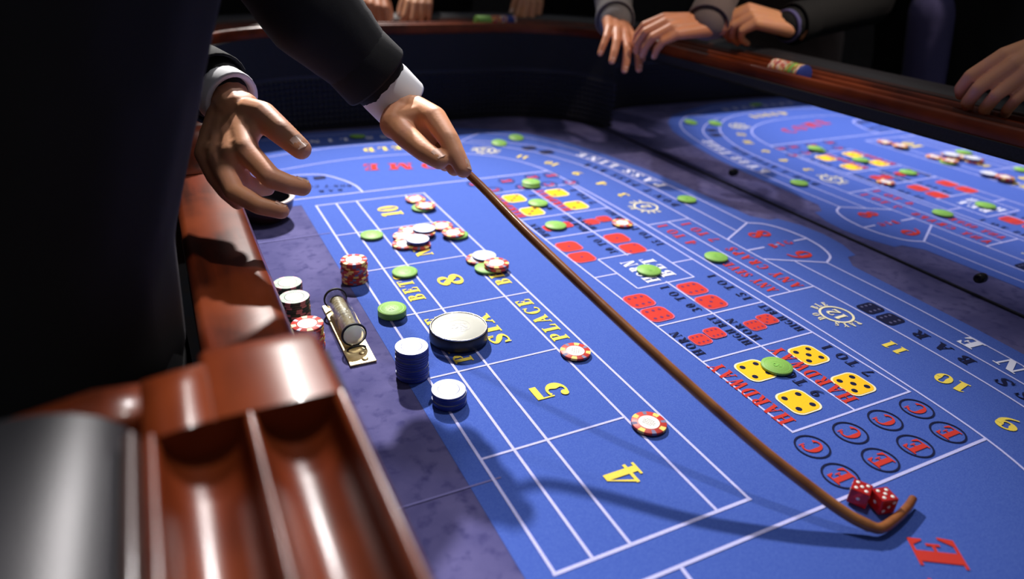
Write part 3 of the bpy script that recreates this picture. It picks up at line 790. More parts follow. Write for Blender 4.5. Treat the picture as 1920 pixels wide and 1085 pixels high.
# ---------------------------------------------------------------- chips
CRr, CT = .0197, .0033
def chip_proto(kind):
    spec = dict(red=('c_red', 'c_red', 'c_redspot', 8, 'c_redspot2'), green=('c_green', 'c_green', None, 0, None),
                blue=('c_blue', 'c_blueface', None, 0, None), black=('c_black', 'c_blackface', 'c_pink', 6, None),
                purple=('c_purple', 'c_purple', 'c_cream', 6, None), pink=('c_pink', 'c_pink', 'c_cream', 6, None), cream=('c_cream', 'c_cream', 'c_red', 8, None))[kind]
    root = empty('poker_chip')
    b = MB()
    b.lathe([(.0001, 0), (CRr-.0004, 0), (CRr, .0004), (CRr, CT-.0004), (CRr-.0004, CT), (.0001, CT)], 32)
    body = b.obj('clay_body', spec[0], root)
    if spec[1] != spec[0]:
        b = MB(); b.lathe([(CRr-.0004, CT+.00003), (.0126, CT+.00003)], 32)
        # paler top ring; on blue chips it colours in the lit face
        b.obj('face_ring', spec[1], root)
    if spec[2]:
        for mm, off in ((spec[2], 0), (spec[4], 1)):
            if not mm: continue
            ns = spec[3]
            first = None
            for i in range(ns):
                if off == 0 and spec[4] and i % 2: continue
                if off == 1 and not i % 2: continue
                a = 0; wa = .20 if off == 0 else .13
                if first is not None:
                    o2 = first.copy(); COL.objects.link(o2); o2.parent = root; o2.rotation_euler = (0, 0, 2*PI*i/ns); continue
                b = MB()
                P = []
                for j in range(4):
                    an = a-wa+2*wa*j/3
                    c_, s2 = math.cos(an), math.sin(an)
                    P.append([(c_*.0135, s2*.0135, CT+.00007), (c_*(CRr-.0003), s2*(CRr-.0003), CT+.00007), (c_*(CRr+.0001), s2*(CRr+.0001), CT-.0004), (c_*(CRr+.0001), s2*(CRr+.0001), .0004)])
                for j in range(3):
                    for k in range(3):
                        b.quad(P[j][k], P[j][k+1], P[j+1][k+1], P[j+1][k])
                first = b.obj('edge_spot', mm, root); first.rotation_euler = (0, 0, 2*PI*i/ns)
    if kind == 'green':
        b = MB(); ring(b, (0, 0), .0155, .0160, CT+.00008); ring(b, (0, 0), .0080, .0085, CT+.00008)
        text(b, 'S', (-.004, 0), (.004, 0), .010, CT+.00008)
        b.obj('embossed_mark', 'c_greenemb', root)['kind'] = 'stuff'
    else:
        b = MB(); disc(b, (0, 0), .0118, CT+.0001, 28); b.obj('inlay', 'c_inlay', root)
        b = MB()
        rnd = random.Random(3)
        for yy, wdh in ((.0042, .009), (.0014, .014), (-.0014, .014), (-.0042, .009)):
            x = -wdh/2
            while x < wdh/2:
                ww = rnd.uniform(.0008, .0018); 
                b.poly([(x, yy-.0008), (x+ww, yy-.0008), (x+ww, yy+.0008), (x, yy+.0008)], CT+.00015); x += ww+rnd.uniform(.0004, .0009)
        b.obj('inlay_print', 'c_print', root)['kind'] = 'stuff'
    for o in [root]+list(root.children):
        COL.objects.unlink(o)
    return root
PROTO = {}
def proto(k):
    if k not in PROTO: PROTO[k] = chip_proto(k)
    return PROTO[k]
def chip(kind, loc, label, group=None, rz=None, tilt=None):
    r = copy_tree(proto(kind))
    r.location = loc
    e = [0, 0, random.uniform(0, 6.28) if rz is None else rz]
    if tilt: e[0], e[1] = tilt
    r.rotation_euler = e
    tag(r, label, 'poker chip', group)
    return r
E0 = Z3+.0006           # clear of the print
def single(kind, px, py, label, level=0, group=None, tilt=None):
    z = E0+level*(CT+.0003)
    p = W(px, py, z+CT)
    return chip(kind, (p.x, p.y, z), label, group, tilt=tilt)
# singles
single('red', 1217, 791, 'red chip with yellow spots on the line between boxes four and five')
single('red', 1079, 657, 'red chip with yellow spots beside the word PLACE near box five')
single('green', 1457, 684, 'plain green chip on the near hardway boxes between yellow dice')
single('green', 1217, 505, 'plain green chip covering the white words HORN BET')
single('green', 1343, 480, 'plain green chip on the line between ANY SEVEN and ANY CRAPS')
single('green', 1042, 421, 'plain green chip on the small red dice beside the stick')
single('green', 1009, 379, 'plain green chip on the far yellow dice showing threes')
single('green', 996, 345, 'lower of two green chips on the far circled letters', 0)
single('green', 996, 340, 'upper of two green chips on the far circled letters', 1)
single('green', 1288, 372, 'plain green chip on the pass line near the mirror')
single('green', 968, 257, 'green chip on the far curve of the outer line, the farther of two', tilt=(.12, -.10))
single('green', 936, 267, 'green chip on the far curve beside the cream medallion', tilt=(.12, -.10))
single('green', 670, 254, 'green chip on the far pass line words by the end wall', tilt=(.1, 0))
single('green', 697, 439, 'plain green chip on the corner line of boxes ten and nine')
single('green', 759, 508, 'plain green chip above the left word BETS')
for i in range(3):
    single('green', 735, 584-i*3.5, ('bottom', 'middle', 'topmost')[i]+' green chip of the low green stack left of the white puck', i)
single('red', 1167, 417, 'red chip on the small red dice at the far proposition boxes')
# scattered groups
single('red', 779, 372, 'red chip on the top right corner of box ten, touching a tilted one')
single('green', 791, 388, 'green chip peeking out under a red one at box ten')
single('red', 798, 384, 'red chip lying on a green one at the corner of box ten', 1)
single('red', 768, 431, 'red chip half under the far blue one in box nine')
single('cream', 758, 441, 'cream chip mostly hidden in the cluster in box nine')
single('red', 795, 434, 'red chip beneath the far pale blue one in box nine', 1)
single('blue', 795, 427, 'pale blue chip on top of the far pair in box nine', 2)
single('red', 757, 456, 'red chip at the near left of the cluster in box nine')
single('red', 786, 457, 'red chip beneath the near pale blue one, touching the word NINE', 0)
single('blue', 783, 447, 'pale blue chip on top of the near pair in box nine', 2)
single('red', 829, 422, 'red chip alone on the right line of box nine')
single('green', 857, 438, 'green chip showing at the right under a red one by box nine')
single('red', 850, 435, 'red chip on a green one at the right line of box nine', 1)
single('red', 896, 484, 'red chip half under a pale blue one above the right word BETS')
single('blue', 908, 478, 'pale blue chip on a red one above the right word BETS', 1)
single('green', 913, 501, 'green chip under the front red pair above the right word BETS')
single('red', 931, 497, 'lower red chip of the front pair above the right word BETS', 1)
single('red', 931, 492, 'upper red chip of the front pair above the right word BETS', 2)
# stacks
ORD = ['topmost', 'second from the top', 'third from the top', 'fourth from the top', 'fifth from the top', 'sixth from the top', 'seventh from the top', 'eighth from the top',
       'ninth from the top', 'tenth from the top', 'eleventh from the top', 'twelfth from the top', 'thirteenth from the top']
def stack(kind, px, py, n, where, jit=.0008, cname=None):
    top = E0-.0008+n*(CT+.0001)
    p = W(px, py, top)
    for i in range(n):
        k = n-1-i
        lab = '%s chip, %s in %s' % (cname or kind, ORD[k] if i else 'lowest', where)
        chip(kind, (p.x+random.uniform(-jit, jit), p.y+random.uniform(-jit, jit), E0-.0008+i*(CT+.0001)), lab, 'chips in '+where)
stack('red', 663, 486, 10, 'the stack left of box eight', .0016, 'red yellow')
stack('blue', 772, 648, 12, 'the tall stack left of box six', .0006, 'blue')
stack('blue', 843, 729, 5, 'the short stack at box five', .0010, 'pale blue')
stack('black', 539, 529, 8, 'the farther stack by the wooden edge', .0005, 'dark green')
stack('black', 551, 556, 11, 'the nearer stack by the wooden edge', .0006, 'dark green')
stack('red', 575, 606, 10, 'the red stack by the wooden edge', .0007, 'red yellow')
N1 = ['one', 'two', 'three', 'four', 'five', 'six', 'seven', 'eight', 'nine', 'ten', 'eleven', 'twelve', 'thirteen', 'fourteen', 'fifteen', 'sixteen', 'seventeen', 'eighteen', 'nineteen', 'twenty', 'twenty-one', 'twenty-two', 'twenty-three', 'twenty-four', 'twenty-five', 'twenty-six', 'twenty-seven', 'twenty-eight', 'twenty-nine', 'thirty', 'thirty-one', 'thirty-two', 'thirty-three', 'thirty-four']
# rack rows: chips standing on edge in the rail groove
def rack(seq, p0, d, roll, where, group, label_of):
    """p0: centre of the first chip, d: unit direction along the rail"""
    d = Vector(d).normalized(); q = d.to_track_quat('Z', 'Y')
    for i, k in enumerate(seq):
        r = copy_tree(proto(k)); r.rotation_mode = 'QUATERNION'
        from mathutils import Quaternion
        r.rotation_quaternion = q @ Quaternion((0, 0, 1), random.uniform(0, 6.28))
        r.location = Vector(p0)+d*(i*(CT+.0001))
        for ch_ in [c for c in r.children if c.name.startswith(('edge_spot', 'inlay_print', 'embossed'))]:
            if ch_.name.startswith('edge_spot') and k not in ('black',): continue
            bpy.data.objects.remove(ch_)
        tag(r, '%s chip on edge, number %s from the %s in %s' % (label_of[k], N1[i], roll, where), 'poker chip', group)
NM = dict(green='green', red='red and yellow', purple='purple', blue='blue', pink='pink', cream='cream', black='dark green')
gz = RZ-.002-.0200+CRr+.0004
yF = Y1+.034
xa = DY(893, 28, yF).x
rack(['green']*12+['red']*8+['cream', 'purple', 'purple', 'purple', 'red', 'purple']+['blue']*6+['pink']*2, (xa, yF, gz), (1, 0, 0), 'left', 'the middle far rack', 'chips racked in the middle of the far rail', NM)
xa = DY(642, 27, yF).x
rack(['pink', 'red']*3+['red']*3+['blue']*5, (xa, yF, gz), (1, 0, 0), 'left', 'the left far rack', 'chips racked at the left of the far rail', NM)
xR = X1+.034
ya = DX(1512, 128, xR).y
rack(['blue', 'blue', 'cream', 'cream', 'green', 'red', 'green', 'green', 'green', 'red', 'green', 'cream', 'red', 'cream', 'red', 'cream', 'pink', 'cream', 'red', 'red', 'cream', 'cream', 'pink', 'cream'], (xR, ya, gz), (0, 1, 0), 'near', 'the right rack', 'chips racked in the right rail', NM)
xg = W(1243, 55, .26)
rack(['green']*3+['pink']*6, (X1+.034, 1.50, gz), (0, -1, 0), 'far', 'the rack between hands', 'chips racked between the hands', NM)

# ---------------------------------------------------------------- white puck
p = W(860, 611, .021)
pk = empty('marker_puck', (p.x, p.y, E0)); tag(pk, 'large round puck with white face and black side on box six', 'puck')
b = MB(); b.lathe([(.0001, 0), (.0360, 0), (.0378, .0015), (.0383, .004), (.0383, .0165), (.0374, .0180), (.0001, .0180)], 48); b.obj('puck_body', 'puck_black', pk)
b = MB(); b.lathe([(.0374, .0180), (.0378, .0192), (.0368, .0198), (.0356, .0192), (.0352, .0186)], 48); b.obj('metal_rim', 'steel', pk)
b = MB(); b.lathe([(.0354, .0184), (.0345, .0190), (.0001, .0191)], 48); fc = b.obj('white_face', 'puck_white', pk)
b = MB(); ring(b, (0, 0), .0150, .0154, .01925)
text(b, 'ON', (-.012, -.001), (.012, -.001), .010, .01925)
for x0 in (-.011, -.0075, -.004, -.0005, .003, .0065): b.poly([(x0, .006), (x0+.0028, .006), (x0+.0028, .0082), (x0, .0082)], .01925); b.poly([(x0, -.0102), (x0+.0028, -.0102), (x0+.0028, -.0080), (x0, -.0080)], .01925)
b.obj('face_engraving', 'c_print', fc)['kind'] = 'stuff'
pk.rotation_euler = (0, 0, -.15)

# ---------------------------------------------------------------- brass plate with glass tube
p0, p1 = W(626, 573, .0), W(682, 684, .0)
ax = (p1-p0).normalized(); mid = (p0+p1)/2
hd = empty('glass_tube_holder', (mid.x, mid.y, 0)); hd.rotation_euler = (0, 0, math.atan2(ax.y, ax.x))
tag(hd, 'clear glass tube with black bands lying on a brass plate on navy felt', 'tube holder')
Lh = (p1-p0).length/2
b = MB(); b.box(-Lh, Lh, -.0165, .0165, .0004, .0032); b.obj('brass_plate', 'brass', hd, bevel=.0008)
b = MB()
for x in (-Lh+.008, Lh-.008, Lh-.022): b.lathe([(.0042, .0032), (.0042, .0040), (.0030, .0050), (.0001, .0052)], 14, Matrix.Translation((x, .004 if x > 0 else 0, 0)))
b.obj('brass_screw', 'brass', hd)['kind'] = 'stuff'
tz = .0032+.0163
x0t, x1t = -Lh+.012, Lh-.040
b = MB(); m = Matrix.Translation((x0t, 0, tz)) @ Matrix.Rotation(PI/2, 4, 'Y')
Lt = x1t-x0t
b.lathe([(.0128, 0), (.0140, 0), (.0140, Lt), (.0128, Lt), (.0128, 0)], 36, m); b.obj('glass_tube', 'glass', hd)
for x in (x0t+.004, x1t-.003):
    b = MB(); m = Matrix.Translation((x, 0, tz)) @ Matrix.Rotation(PI/2, 4, 'Y')
    b.lathe([(.0141, -.0016), (.0160, -.0016), (.0163, 0), (.0160, .0016), (.0141, .0016), (.0141, -.0016)], 32, m); b.obj('black_band', 'rubber', hd)
b = MB(); m = Matrix.Translation((x0t+.010, 0, tz-.002)) @ Matrix.Rotation(PI/2, 4, 'Y')
b.lathe([(.0001, 0), (.0098, 0), (.0100, .001), (.0100, Lt-.022), (.0085, Lt-.021), (.0001, Lt-.021)], 24, m)
for k in range(9):
    a = k*.7
    b.lathe([(.0102, .004+k*.0062), (.0106, .006+k*.0062), (.0102, .008+k*.0062)], 20, m)
b.obj('paper_roll', 'roll', hd)['label'] = 'gold coloured roll inside the glass tube'
b = MB(); m = Matrix.Translation((x1t-.002, 0, tz)) @ Matrix.Rotation(PI/2, 4, 'Y')
b.lathe([(.0126, -.002), (.0136, .001), (.0105, .0030), (.0001, .0050)], 28, m); b.obj('end_lens', 'endlens', hd)
b = MB()
b.tube([(x1t+.006+.0105*(1-math.cos(PI*i/10))*.0+.004*math.sin(PI*i/10), .0115*math.cos(PI*i/10), .0036+.006*math.sin(PI*i/10)) for i in range(11)], .0012, 8)
b.obj('wire_clip', 'blackmetal', hd)
b = MB(); b.tube([(x0t-.006, -.010, .0042), (x0t-.004, 0, .009), (x0t-.006, .010, .0042)], .0012, 8); b.obj('wire_clip', 'blackmetal', hd)

# ---------------------------------------------------------------- stick and dice
ctl = [(822, 272, .252), (840, 290, .245), (905, 352, .214), (1000, 449, .175), (1200, 638, .112), (1400, 818, .057), (1530, 922, .027), (1590, 965, .015), (1628, 985, .010)]
pts = crom([W(a, c, z) for a, c, z in ctl], 6)
tip = [W(1652, 990, .008), W(1680, 972, .008), W(1702, 950, .008), W(1712, 934, .009)]
hook = crom([pts[-1]]+tip, 5)[1:]
sp = pts+hook
rad = [.0050+.0008*min(1, max(0, (i-10)/25)) for i in range(len(pts))]+[.0052-.0014*i/len(hook) for i in range(len(hook))]
stick = empty('stick', tuple(W(1628, 985, 0))); tag(stick, 'long curved brown cane stick reaching from the dealer across the layout', 'stick')
b = MB(); b.tube([p-stick.location for p in sp], rad, 12); b.obj('cane', 'stick', stick)
def die(px, py, rz, label, tl=(0, 0)):
    s = .0175/2
    p = W(px, py, E0+s)
    r = empty('die', (p.x, p.y, E0)); r.rotation_euler = (0, 0, rz)
    b = MB(); b.box(-s, s, -s, s, 0, 2*s); b.obj('cube', 'dice_red', r, bevel=.001)
    b = MB()
    faces = [((0, 0, 1), 5), ((0, -1, 0), 3), ((0, 1, 0), 4), ((1, 0, 0), 6), ((-1, 0, 0), 1)]
    for nrm, num in faces:
        n = Vector(nrm); q = n.to_track_quat('Z', 'Y').to_matrix().to_4x4()
        for a, c in PIP[num]:
            m = Matrix.Translation(Vector((0, 0, s))+n*(s+.0001)) @ q @ Matrix.Translation((a*s*.52, c*s*.52, 0))
            b.lathe([(.0017, 0), (.0016, .00015), (.0001, .0002)], 12, m)
    b.obj('pip', 'dice_pip', r)['kind'] = 'stuff'
    tag(r, label, 'die')
    return r
die(1612, 925, .5, 'clear red die with white pips beside the stick tip, nearer the circled E')
die(1655, 938, -.25, 'clear red die with white pips inside the hook of the stick')

# ---------------------------------------------------------------- people
def remesh(mb, vox, smooth_it=2, smooth_f=.5):
    me = bpy.data.meshes.new('tmp'); me.from_pydata(mb.v, [], mb.f); me.update()
    o = bpy.data.objects.new('tmp', me); COL.objects.link(o)
    r = o.modifiers.new('r', 'REMESH'); r.mode = 'VOXEL'; r.voxel_size = vox; r.use_smooth_shade = True
    s = o.modifiers.new('s', 'SMOOTH'); s.factor = smooth_f; s.iterations = smooth_it
    dg = bpy.context.evaluated_depsgraph_get(); dg.update()
    ev = o.evaluated_get(dg); out = bpy.data.meshes.new_from_object(ev)
    bpy.data.objects.remove(o); bpy.data.meshes.remove(me)
    v = [tuple(x.co) for x in out.vertices]; f = [tuple(p.vertices) for p in out.polygons]
    bpy.data.meshes.remove(out)
    res = MB(); res.add(v, f, True)
    return res
def chain(mb, pts, rad, n=12):
    for i in range(len(pts)-1): mb.capsule(pts[i], pts[i+1], rad[i], rad[i+1], n)
def union(a, c):
    obs = []
    for mb in (a, c):
        me = bpy.data.meshes.new('tmp'); me.from_pydata(mb.v, [], mb.f); me.update()
        o = bpy.data.objects.new('tmp', me); COL.objects.link(o); obs.append(o)
    m = obs[0].modifiers.new('b', 'BOOLEAN'); m.operation = 'UNION'; m.object = obs[1]; m.solver = 'MANIFOLD'
    dg = bpy.context.evaluated_depsgraph_get(); dg.update()
    out = bpy.data.meshes.new_from_object(obs[0].evaluated_get(dg))
    v = [tuple(x.co) for x in out.vertices]; f = [tuple(p.vertices) for p in out.polygons]
    for o in obs:
        me = o.data; bpy.data.objects.remove(o); bpy.data.meshes.remove(me)
    res = MB()
    if len(f) < len(c.f)*.6:
        res.add(a.v, a.f, True); res.add(c.v, c.f, True)
    else: res.add(v, f, True)
    return res
def nail(parent, tip, prev, up, r):
    """a small curved plate on the back of the last finger joint"""
    tip = Vector(tip); d = (tip-Vector(prev)).normalized(); up = Vector(up); up = (up-d*up.dot(d)).normalized(); sd = d.cross(up)
    b = MB(); vs = []
    for i in range(5):
        for j in range(5):
            u = (i/4-.5)*1.7; v = j/4
            a = u*.75
            vs.append(tip+d*(r*(-.75+1.35*v-.25*abs(u)*v))+sd*(math.sin(a)*r*.95)+up*(math.cos(a)*r*1.0+r*.05-.22*r*v))
    b.add(vs, [(i*5+j, i*5+j+1, i*5+j+6, i*5+j+5) for i in range(4) for j in range(4)], True)
    return b
def hand_generic(wrist, d, back, side, size=1.0, curl=(.2, .3, .35, .4, .45), spread=.16, thumb=(.9, .35)):
    """side +1: the thumb lies on the +lateral side (lateral = back x d). returns capsule MB, nails"""
    wrist = Vector(wrist); d = Vector(d).normalized(); back = Vector(back); back = (back-d*back.dot(d)).normalized(); lat = back.cross(d)*side
    k = size
    mb = MB()
    L = [.088, .090, .084, .076]; offs = [.028, .009, -.010, -.027]
    fl = [(.042, .025, .020), (.046, .029, .021), (.042, .027, .020), (.033, .020, .018)]
    rr = [.0098, .0098, .0092, .0080]
    tips = []
    mc = []
    for f in range(4):
        m = wrist+d*(L[f]*k)+lat*(offs[f]*k)+back*(.003*k if f in (1, 2) else 0)
        mc.append(m)
        w0 = wrist+lat*(offs[f]*.62*k)
        chain(mb, [w0, m], [.0155*k, .0118*k])
        ang = curl[f+1]; dd = (d+lat*((offs[f]/.028)*spread)).normalized()
        p = m; pts = [m]; tot = 0
        for s_i, sl in enumerate(fl[f]):
            tot += ang*(.75 if s_i == 0 else 1.1 if s_i == 1 else .7)
            p = p+(dd*math.cos(tot)-back*math.sin(tot))*(sl*k); pts.append(p)
        chain(mb, pts, [.0115*k, rr[f]*k*1.0, rr[f]*k*.93, rr[f]*k*.80])
        last = (pts[-1]-pts[-2]).normalized()
        upv = back*math.cos(tot)+dd*math.sin(tot)
        tips.append((pts[-1], pts[-2], upv, rr[f]*k*.8))
    for f in range(3): mb.capsule(wrist.lerp(mc[f], .55), mc[f+1], .014*k, .0105*k)
    # thumb leaves the side of the palm near its base
    c0 = wrist+d*(.012*k)+lat*(.020*k)-back*(.006*k)
    td = (d*math.cos(thumb[0])+lat*math.sin(thumb[0])-back*.35).normalized()
    c1 = c0+td*(.042*k)
    td2 = (d*math.cos(thumb[0]-thumb[1])+lat*math.sin(thumb[0]-thumb[1])-back*.30).normalized()
    c2 = c1+td2*(.032*k); td3 = (td2+d*thumb[1]*.8-lat*thumb[1]*.4).normalized(); c3 = c2+td3*(.024*k)
    chain(mb, [c0, c1, c2, c3], [.0165*k, .0128*k, .0108*k, .0092*k])
    tips.append((c3, c2, (back+lat*.5), .0098*k))
    mb.capsule(wrist-d*.03*k, wrist+d*.004*k, .024*k, .022*k)
    mb.capsule(wrist+lat*.008*k, wrist+d*.05*k+lat*.012*k, .018*k, .015*k)
    return mb, tips
def person(name_label, base, face, jacket, shirt, skin, hair, arms, group=None, lean=.12, height=1.76, belt=False, open_jacket=False, cuffs=True):
    """base: xy of the feet; face: angle; arms: list of (shoulder side, elbow, wrist, hand MB, tips, cuff length, sleeve material)"""
    root = empty('person', (base[0], base[1], FZ)); tag(root, name_label, 'person', group)
    O = Vector((base[0], base[1], FZ))
    f = Vector((math.cos(face), math.sin(face), 0)); l = Vector((-f.y, f.x, 0)); up = Vector((0, 0, 1)); k = height/1.76
    P = lambda a, s, z: O+f*(a*k)+l*(s*k)+up*(z*k)
    hip = lambda s: P(0, .09*s, .93)
    cm = MB()
    for s in (1, -1):
        chain(cm, [hip(s), P(.02, .10*s, .50), P(-.01, .10*s, .10), P(.0, .10*s, .05)], [.085*k, .060*k, .045*k, .045*k])
        chain(cm, [P(0, .10*s, .04), P(.16, .12*s, .03)], [.042*k, .035*k])
    ch = P(lean*.6, 0, 1.25); nk = P(lean, 0, 1.46); hd_ = P(lean+.06, 0, 1.64)
    for s in (-1, -.4, .4, 1):
        chain(cm, [P(0, .075*s, .97), P(lean*.3, .080*s, 1.10), P(lean*.65, .10*s, 1.30), P(lean*.85, .075*s, 1.42)], [.095*k, .095*k, .10*k, .06*k])
    sh = {s: P(lean*.8, .185*s, 1.40) for s in (1, -1)}
    chain(cm, [sh[1], sh[-1]], [.055*k, .055*k])
    chain(cm, [nk, P(lean+.04, 0, 1.56)], [.056*k, .052*k])
    cm.sphere(hd_+up*.02, .092*k, 18, (.86, .86, 1.18)); cm.sphere(hd_+f*.035*k-up*.045*k, .058*k, 14, (1, .85, .9))
    cm.capsule(hd_+f*.078*k+up*.012*k, hd_+f*.100*k-up*.020*k, .010*k, .014*k)
    for s in (1, -1):
        cm.sphere(hd_+l*(.080*s*k)-up*.005, .022*k, 10, (.5, .4, 1.2))
        cm.sphere(hd_+f*.078*k+l*.018*s-up*.055*k, .011*k, 8, (1, 1.6, .5))
    for (s, el, wr, hm, tips, cl, sm) in arms:
        el = Vector(el); wr = Vector(wr)
        chain(cm, [sh[s], el, el.lerp(wr, .8), wr], [.050*k, .040*k, .026, .024])
    body = remesh(cm, .012, 3)
    for (s, el, wr, hm, tips, cl, sm) in arms:
        hr = remesh(hm, .0021 if group is None else .0030, 3, .5)
        body = union(body, hr)
    off = lambda mb: [(v[0]-O.x, v[1]-O.y, v[2]-O.z) for v in mb.v]
    body.v = off(body)
    bo = body.obj('body', skin, root); bo['label'] = 'head, arms and hands of bare skin'
    for arm in arms:
        for tpp in arm[4]:
            q = nail(None, *tpp); q.v = off(q); q.obj('fingernail', 'nail', bo)
    for s in (1, -1):
        ev = MB(); ev.sphere(hd_+f*.072*k+l*.031*s*k+up*.006, .013*k, 10)
        ev.v = off(ev); ev.obj('eye', 'eye', bo)
    # hair
    hm_ = MB(); hm_.sphere(hd_+up*.035*k-f*.012*k, .096*k, 18, (.92, .92, 1.06)); hm_.sphere(hd_-f*.03*k-up*.01*k, .083*k, 14, (.9, 1.0, 1.1))
    hm_ = remesh(hm_, .012, 2)
    keep = []
    for fc_ in hm_.f:
        c = sum((Vector(hm_.v[i]) for i in fc_), Vector())/len(fc_)-hd_
        if not (c.dot(f) > .035*k and c.z < .065*k): keep.append(fc_)
    hh = MB(); hh.add(off(hm_), keep, True); hh.obj('hair', hair, root)
    # jacket
    jm = MB()
    for s in (-1, -.45, .45, 1):
        chain(jm, [P(-.01, .085*s, .86), P(0, .082*s, .98), P(lean*.3, .086*s, 1.12), P(lean*.65, .105*s, 1.30), P(lean*.85, .080*s, 1.42)], [.112*k, .110*k, .110*k, .116*k, .075*k])
    chain(jm, [sh[1], sh[-1]], [.072*k, .072*k])
    for (s, el, wr, hm, tips, cl, sm) in arms:
        el = Vector(el); wr = Vector(wr)
        if sm == jacket:
            e2 = wr+(el-wr).normalized()*(cl+.008)
            chain(jm, [sh[s], el, e2], [.072*k, .058*k, cl and .041 or .041])
            # trim the round cap: sleeve end is closed by a flat cuff later
    jo = remesh(jm, .010, 3); jo.v = off(jo)
    jk = jo.obj('jacket', jacket, root)
    for (s, el, wr, hm, tips, cl, sm) in arms:
        el = Vector(el); wr = Vector(wr); dirn = (wr-el).normalized()
        e2 = wr-dirn*(cl+.008)
        if sm != jacket:
            b2 = MB(); chain(b2, [sh[s], el, e2], [.072*k, .058*k, .041]); b2 = remesh(b2, .008, 3); b2.v = off(b2); b2.obj('sleeve', sm, root)
        # flared sleeve hem
        b2 = MB(); q = dirn.to_track_quat('Z', 'Y').to_matrix().to_4x4()
        m = Matrix.Translation(e2-O) @ q
        b2.lathe([(.0425, -.055), (.0455, -.030), (.0470, .0), (.0455, .003), (.0430, .0), (.0410, -.03)], 28, m); b2.obj('sleeve_hem', sm, root)
        if cuffs:
            b2 = MB(); m = Matrix.Translation(wr-dirn*(cl+.01)-O) @ q
            Lc = cl+.018
            b2.lathe([(.034, 0), (.0365, .02), (.0365, Lc-.003), (.0355, Lc), (.0300, Lc-.001), (.0285, Lc-.006), (.027, 0)], 28, m); b2.obj('shirt_cuff', shirt, root)
    # lapel opening with shirt and trousers
    sm_ = MB(); chain(sm_, [P(.02, 0, .93), P(.02+lean*.3, 0, 1.12), P(.05+lean*.7, 0, 1.34), P(.03+lean, 0, 1.45)], [.062*k, .066*k, .062*k, .052*k])
    if open_jacket: chain(sm_, [P(.085, .02, .90), P(.095+lean*.3, .02, 1.12)], [.055*k, .062*k])
    sm_ = remesh(sm_, .010, 2); sm_.v = off(sm_); sm_.obj('shirt', shirt, root)
    tm = MB()
    for s in (1, -1): chain(tm, [hip(s), P(.02, .10*s, .50), P(-.01, .10*s, .09)], [.098*k, .075*k, .062*k])
    chain(tm, [hip(1), hip(-1)], [.10*k, .10*k])
    tm = remesh(tm, .014, 3); tm.v = off(tm); tm.obj('trousers', 'trouser', root)
    for s in (1, -1):
        sm2 = MB(); chain(sm2, [P(-.02, .10*s, .05), P(.10, .11*s, .042), P(.18, .12*s, .034)], [.050*k, .046*k, .036*k])
        sm2 = remesh(sm2, .010, 2); sm2.v = off(sm2); sm2.obj('shoe', 'shoe', root)
    if belt:
        b2 = MB(); c = P(.125, .01, .93)-O
        b2.box(c.x-.004, c.x+.004, c.y-.02, c.y+.02, c.z-.015, c.z+.015); b2.obj('belt_buckle', 'steel', root)
    return root, sh

# --- dealer: near (right) hand, built joint by joint
def D1(x, y, d): return D(x, y, d*.93)
def D2(x, y, d): return D(x, y, d*.815)
hm = MB()
wr1 = D1(440, 208, .905)
th = [D1(470, 215, .895), D1(492, 217, .885), D1(529, 249, .868), D1(564, 279, .862)]
ix = [D1(450, 225, .90), D1(462, 283, .855), D1(508, 333, .838), D1(540, 345, .842), D1(567, 351, .850)]
md = [D1(436, 228, .905), D1(437, 291, .858), D1(452, 340, .865), D1(478, 352, .885), D1(500, 352, .90)]
rg = [D1(422, 226, .905), D1(412, 298, .866), D1(440, 360, .838), D1(486, 385, .835), D1(527, 395, .842)]
pk_ = [D1(410, 222, .91), D1(388, 288, .880), D1(402, 330, .868), D1(424, 360, .866), D1(446, 380, .872)]
chain(hm, th, [.020, .0175, .0150, .0125], 14)
for fgr, r0 in ((ix, .0132), (md, .0128), (rg, .0122), (pk_, .0108)):
    chain(hm, [wr1.lerp(fgr[0], .8), fgr[1]], [.0185, .0145], 14)
    chain(hm, fgr[1:], [.0142, r0*.95, r0*.86, r0*.78], 14)
for a, c in ((ix, md), (md, rg), (rg, pk_)):
    hm.capsule(a[1].lerp(a[0], .12), c[1].lerp(c[0], .12), .0145, .0140)
    hm.capsule(a[1].lerp(a[0], .5), c[1].lerp(c[0], .5), .0165, .0160)
hm.capsule(th[0], ix[1].lerp(ix[0], .45), .017, .0155)
hm.capsule(th[1], ix[1].lerp(ix[0], .25), .0110, .0125)
hm.capsule(D1(420, 168, .95), wr1, .027, .025); hm.capsule(D1(455, 205, .91), D1(425, 220, .915), .022, .022)
vup = (CAM-th[3]).normalized()
tips1 = [(th[3], th[2], vup+Vector((0, .4, .9)), .0132), (ix[4], ix[3], Vector((.1, .2, 1)), .0109), (rg[4], rg[3], Vector((0, .2, 1)), .0100)]
elb1 = D1(235, 55, 1.02)
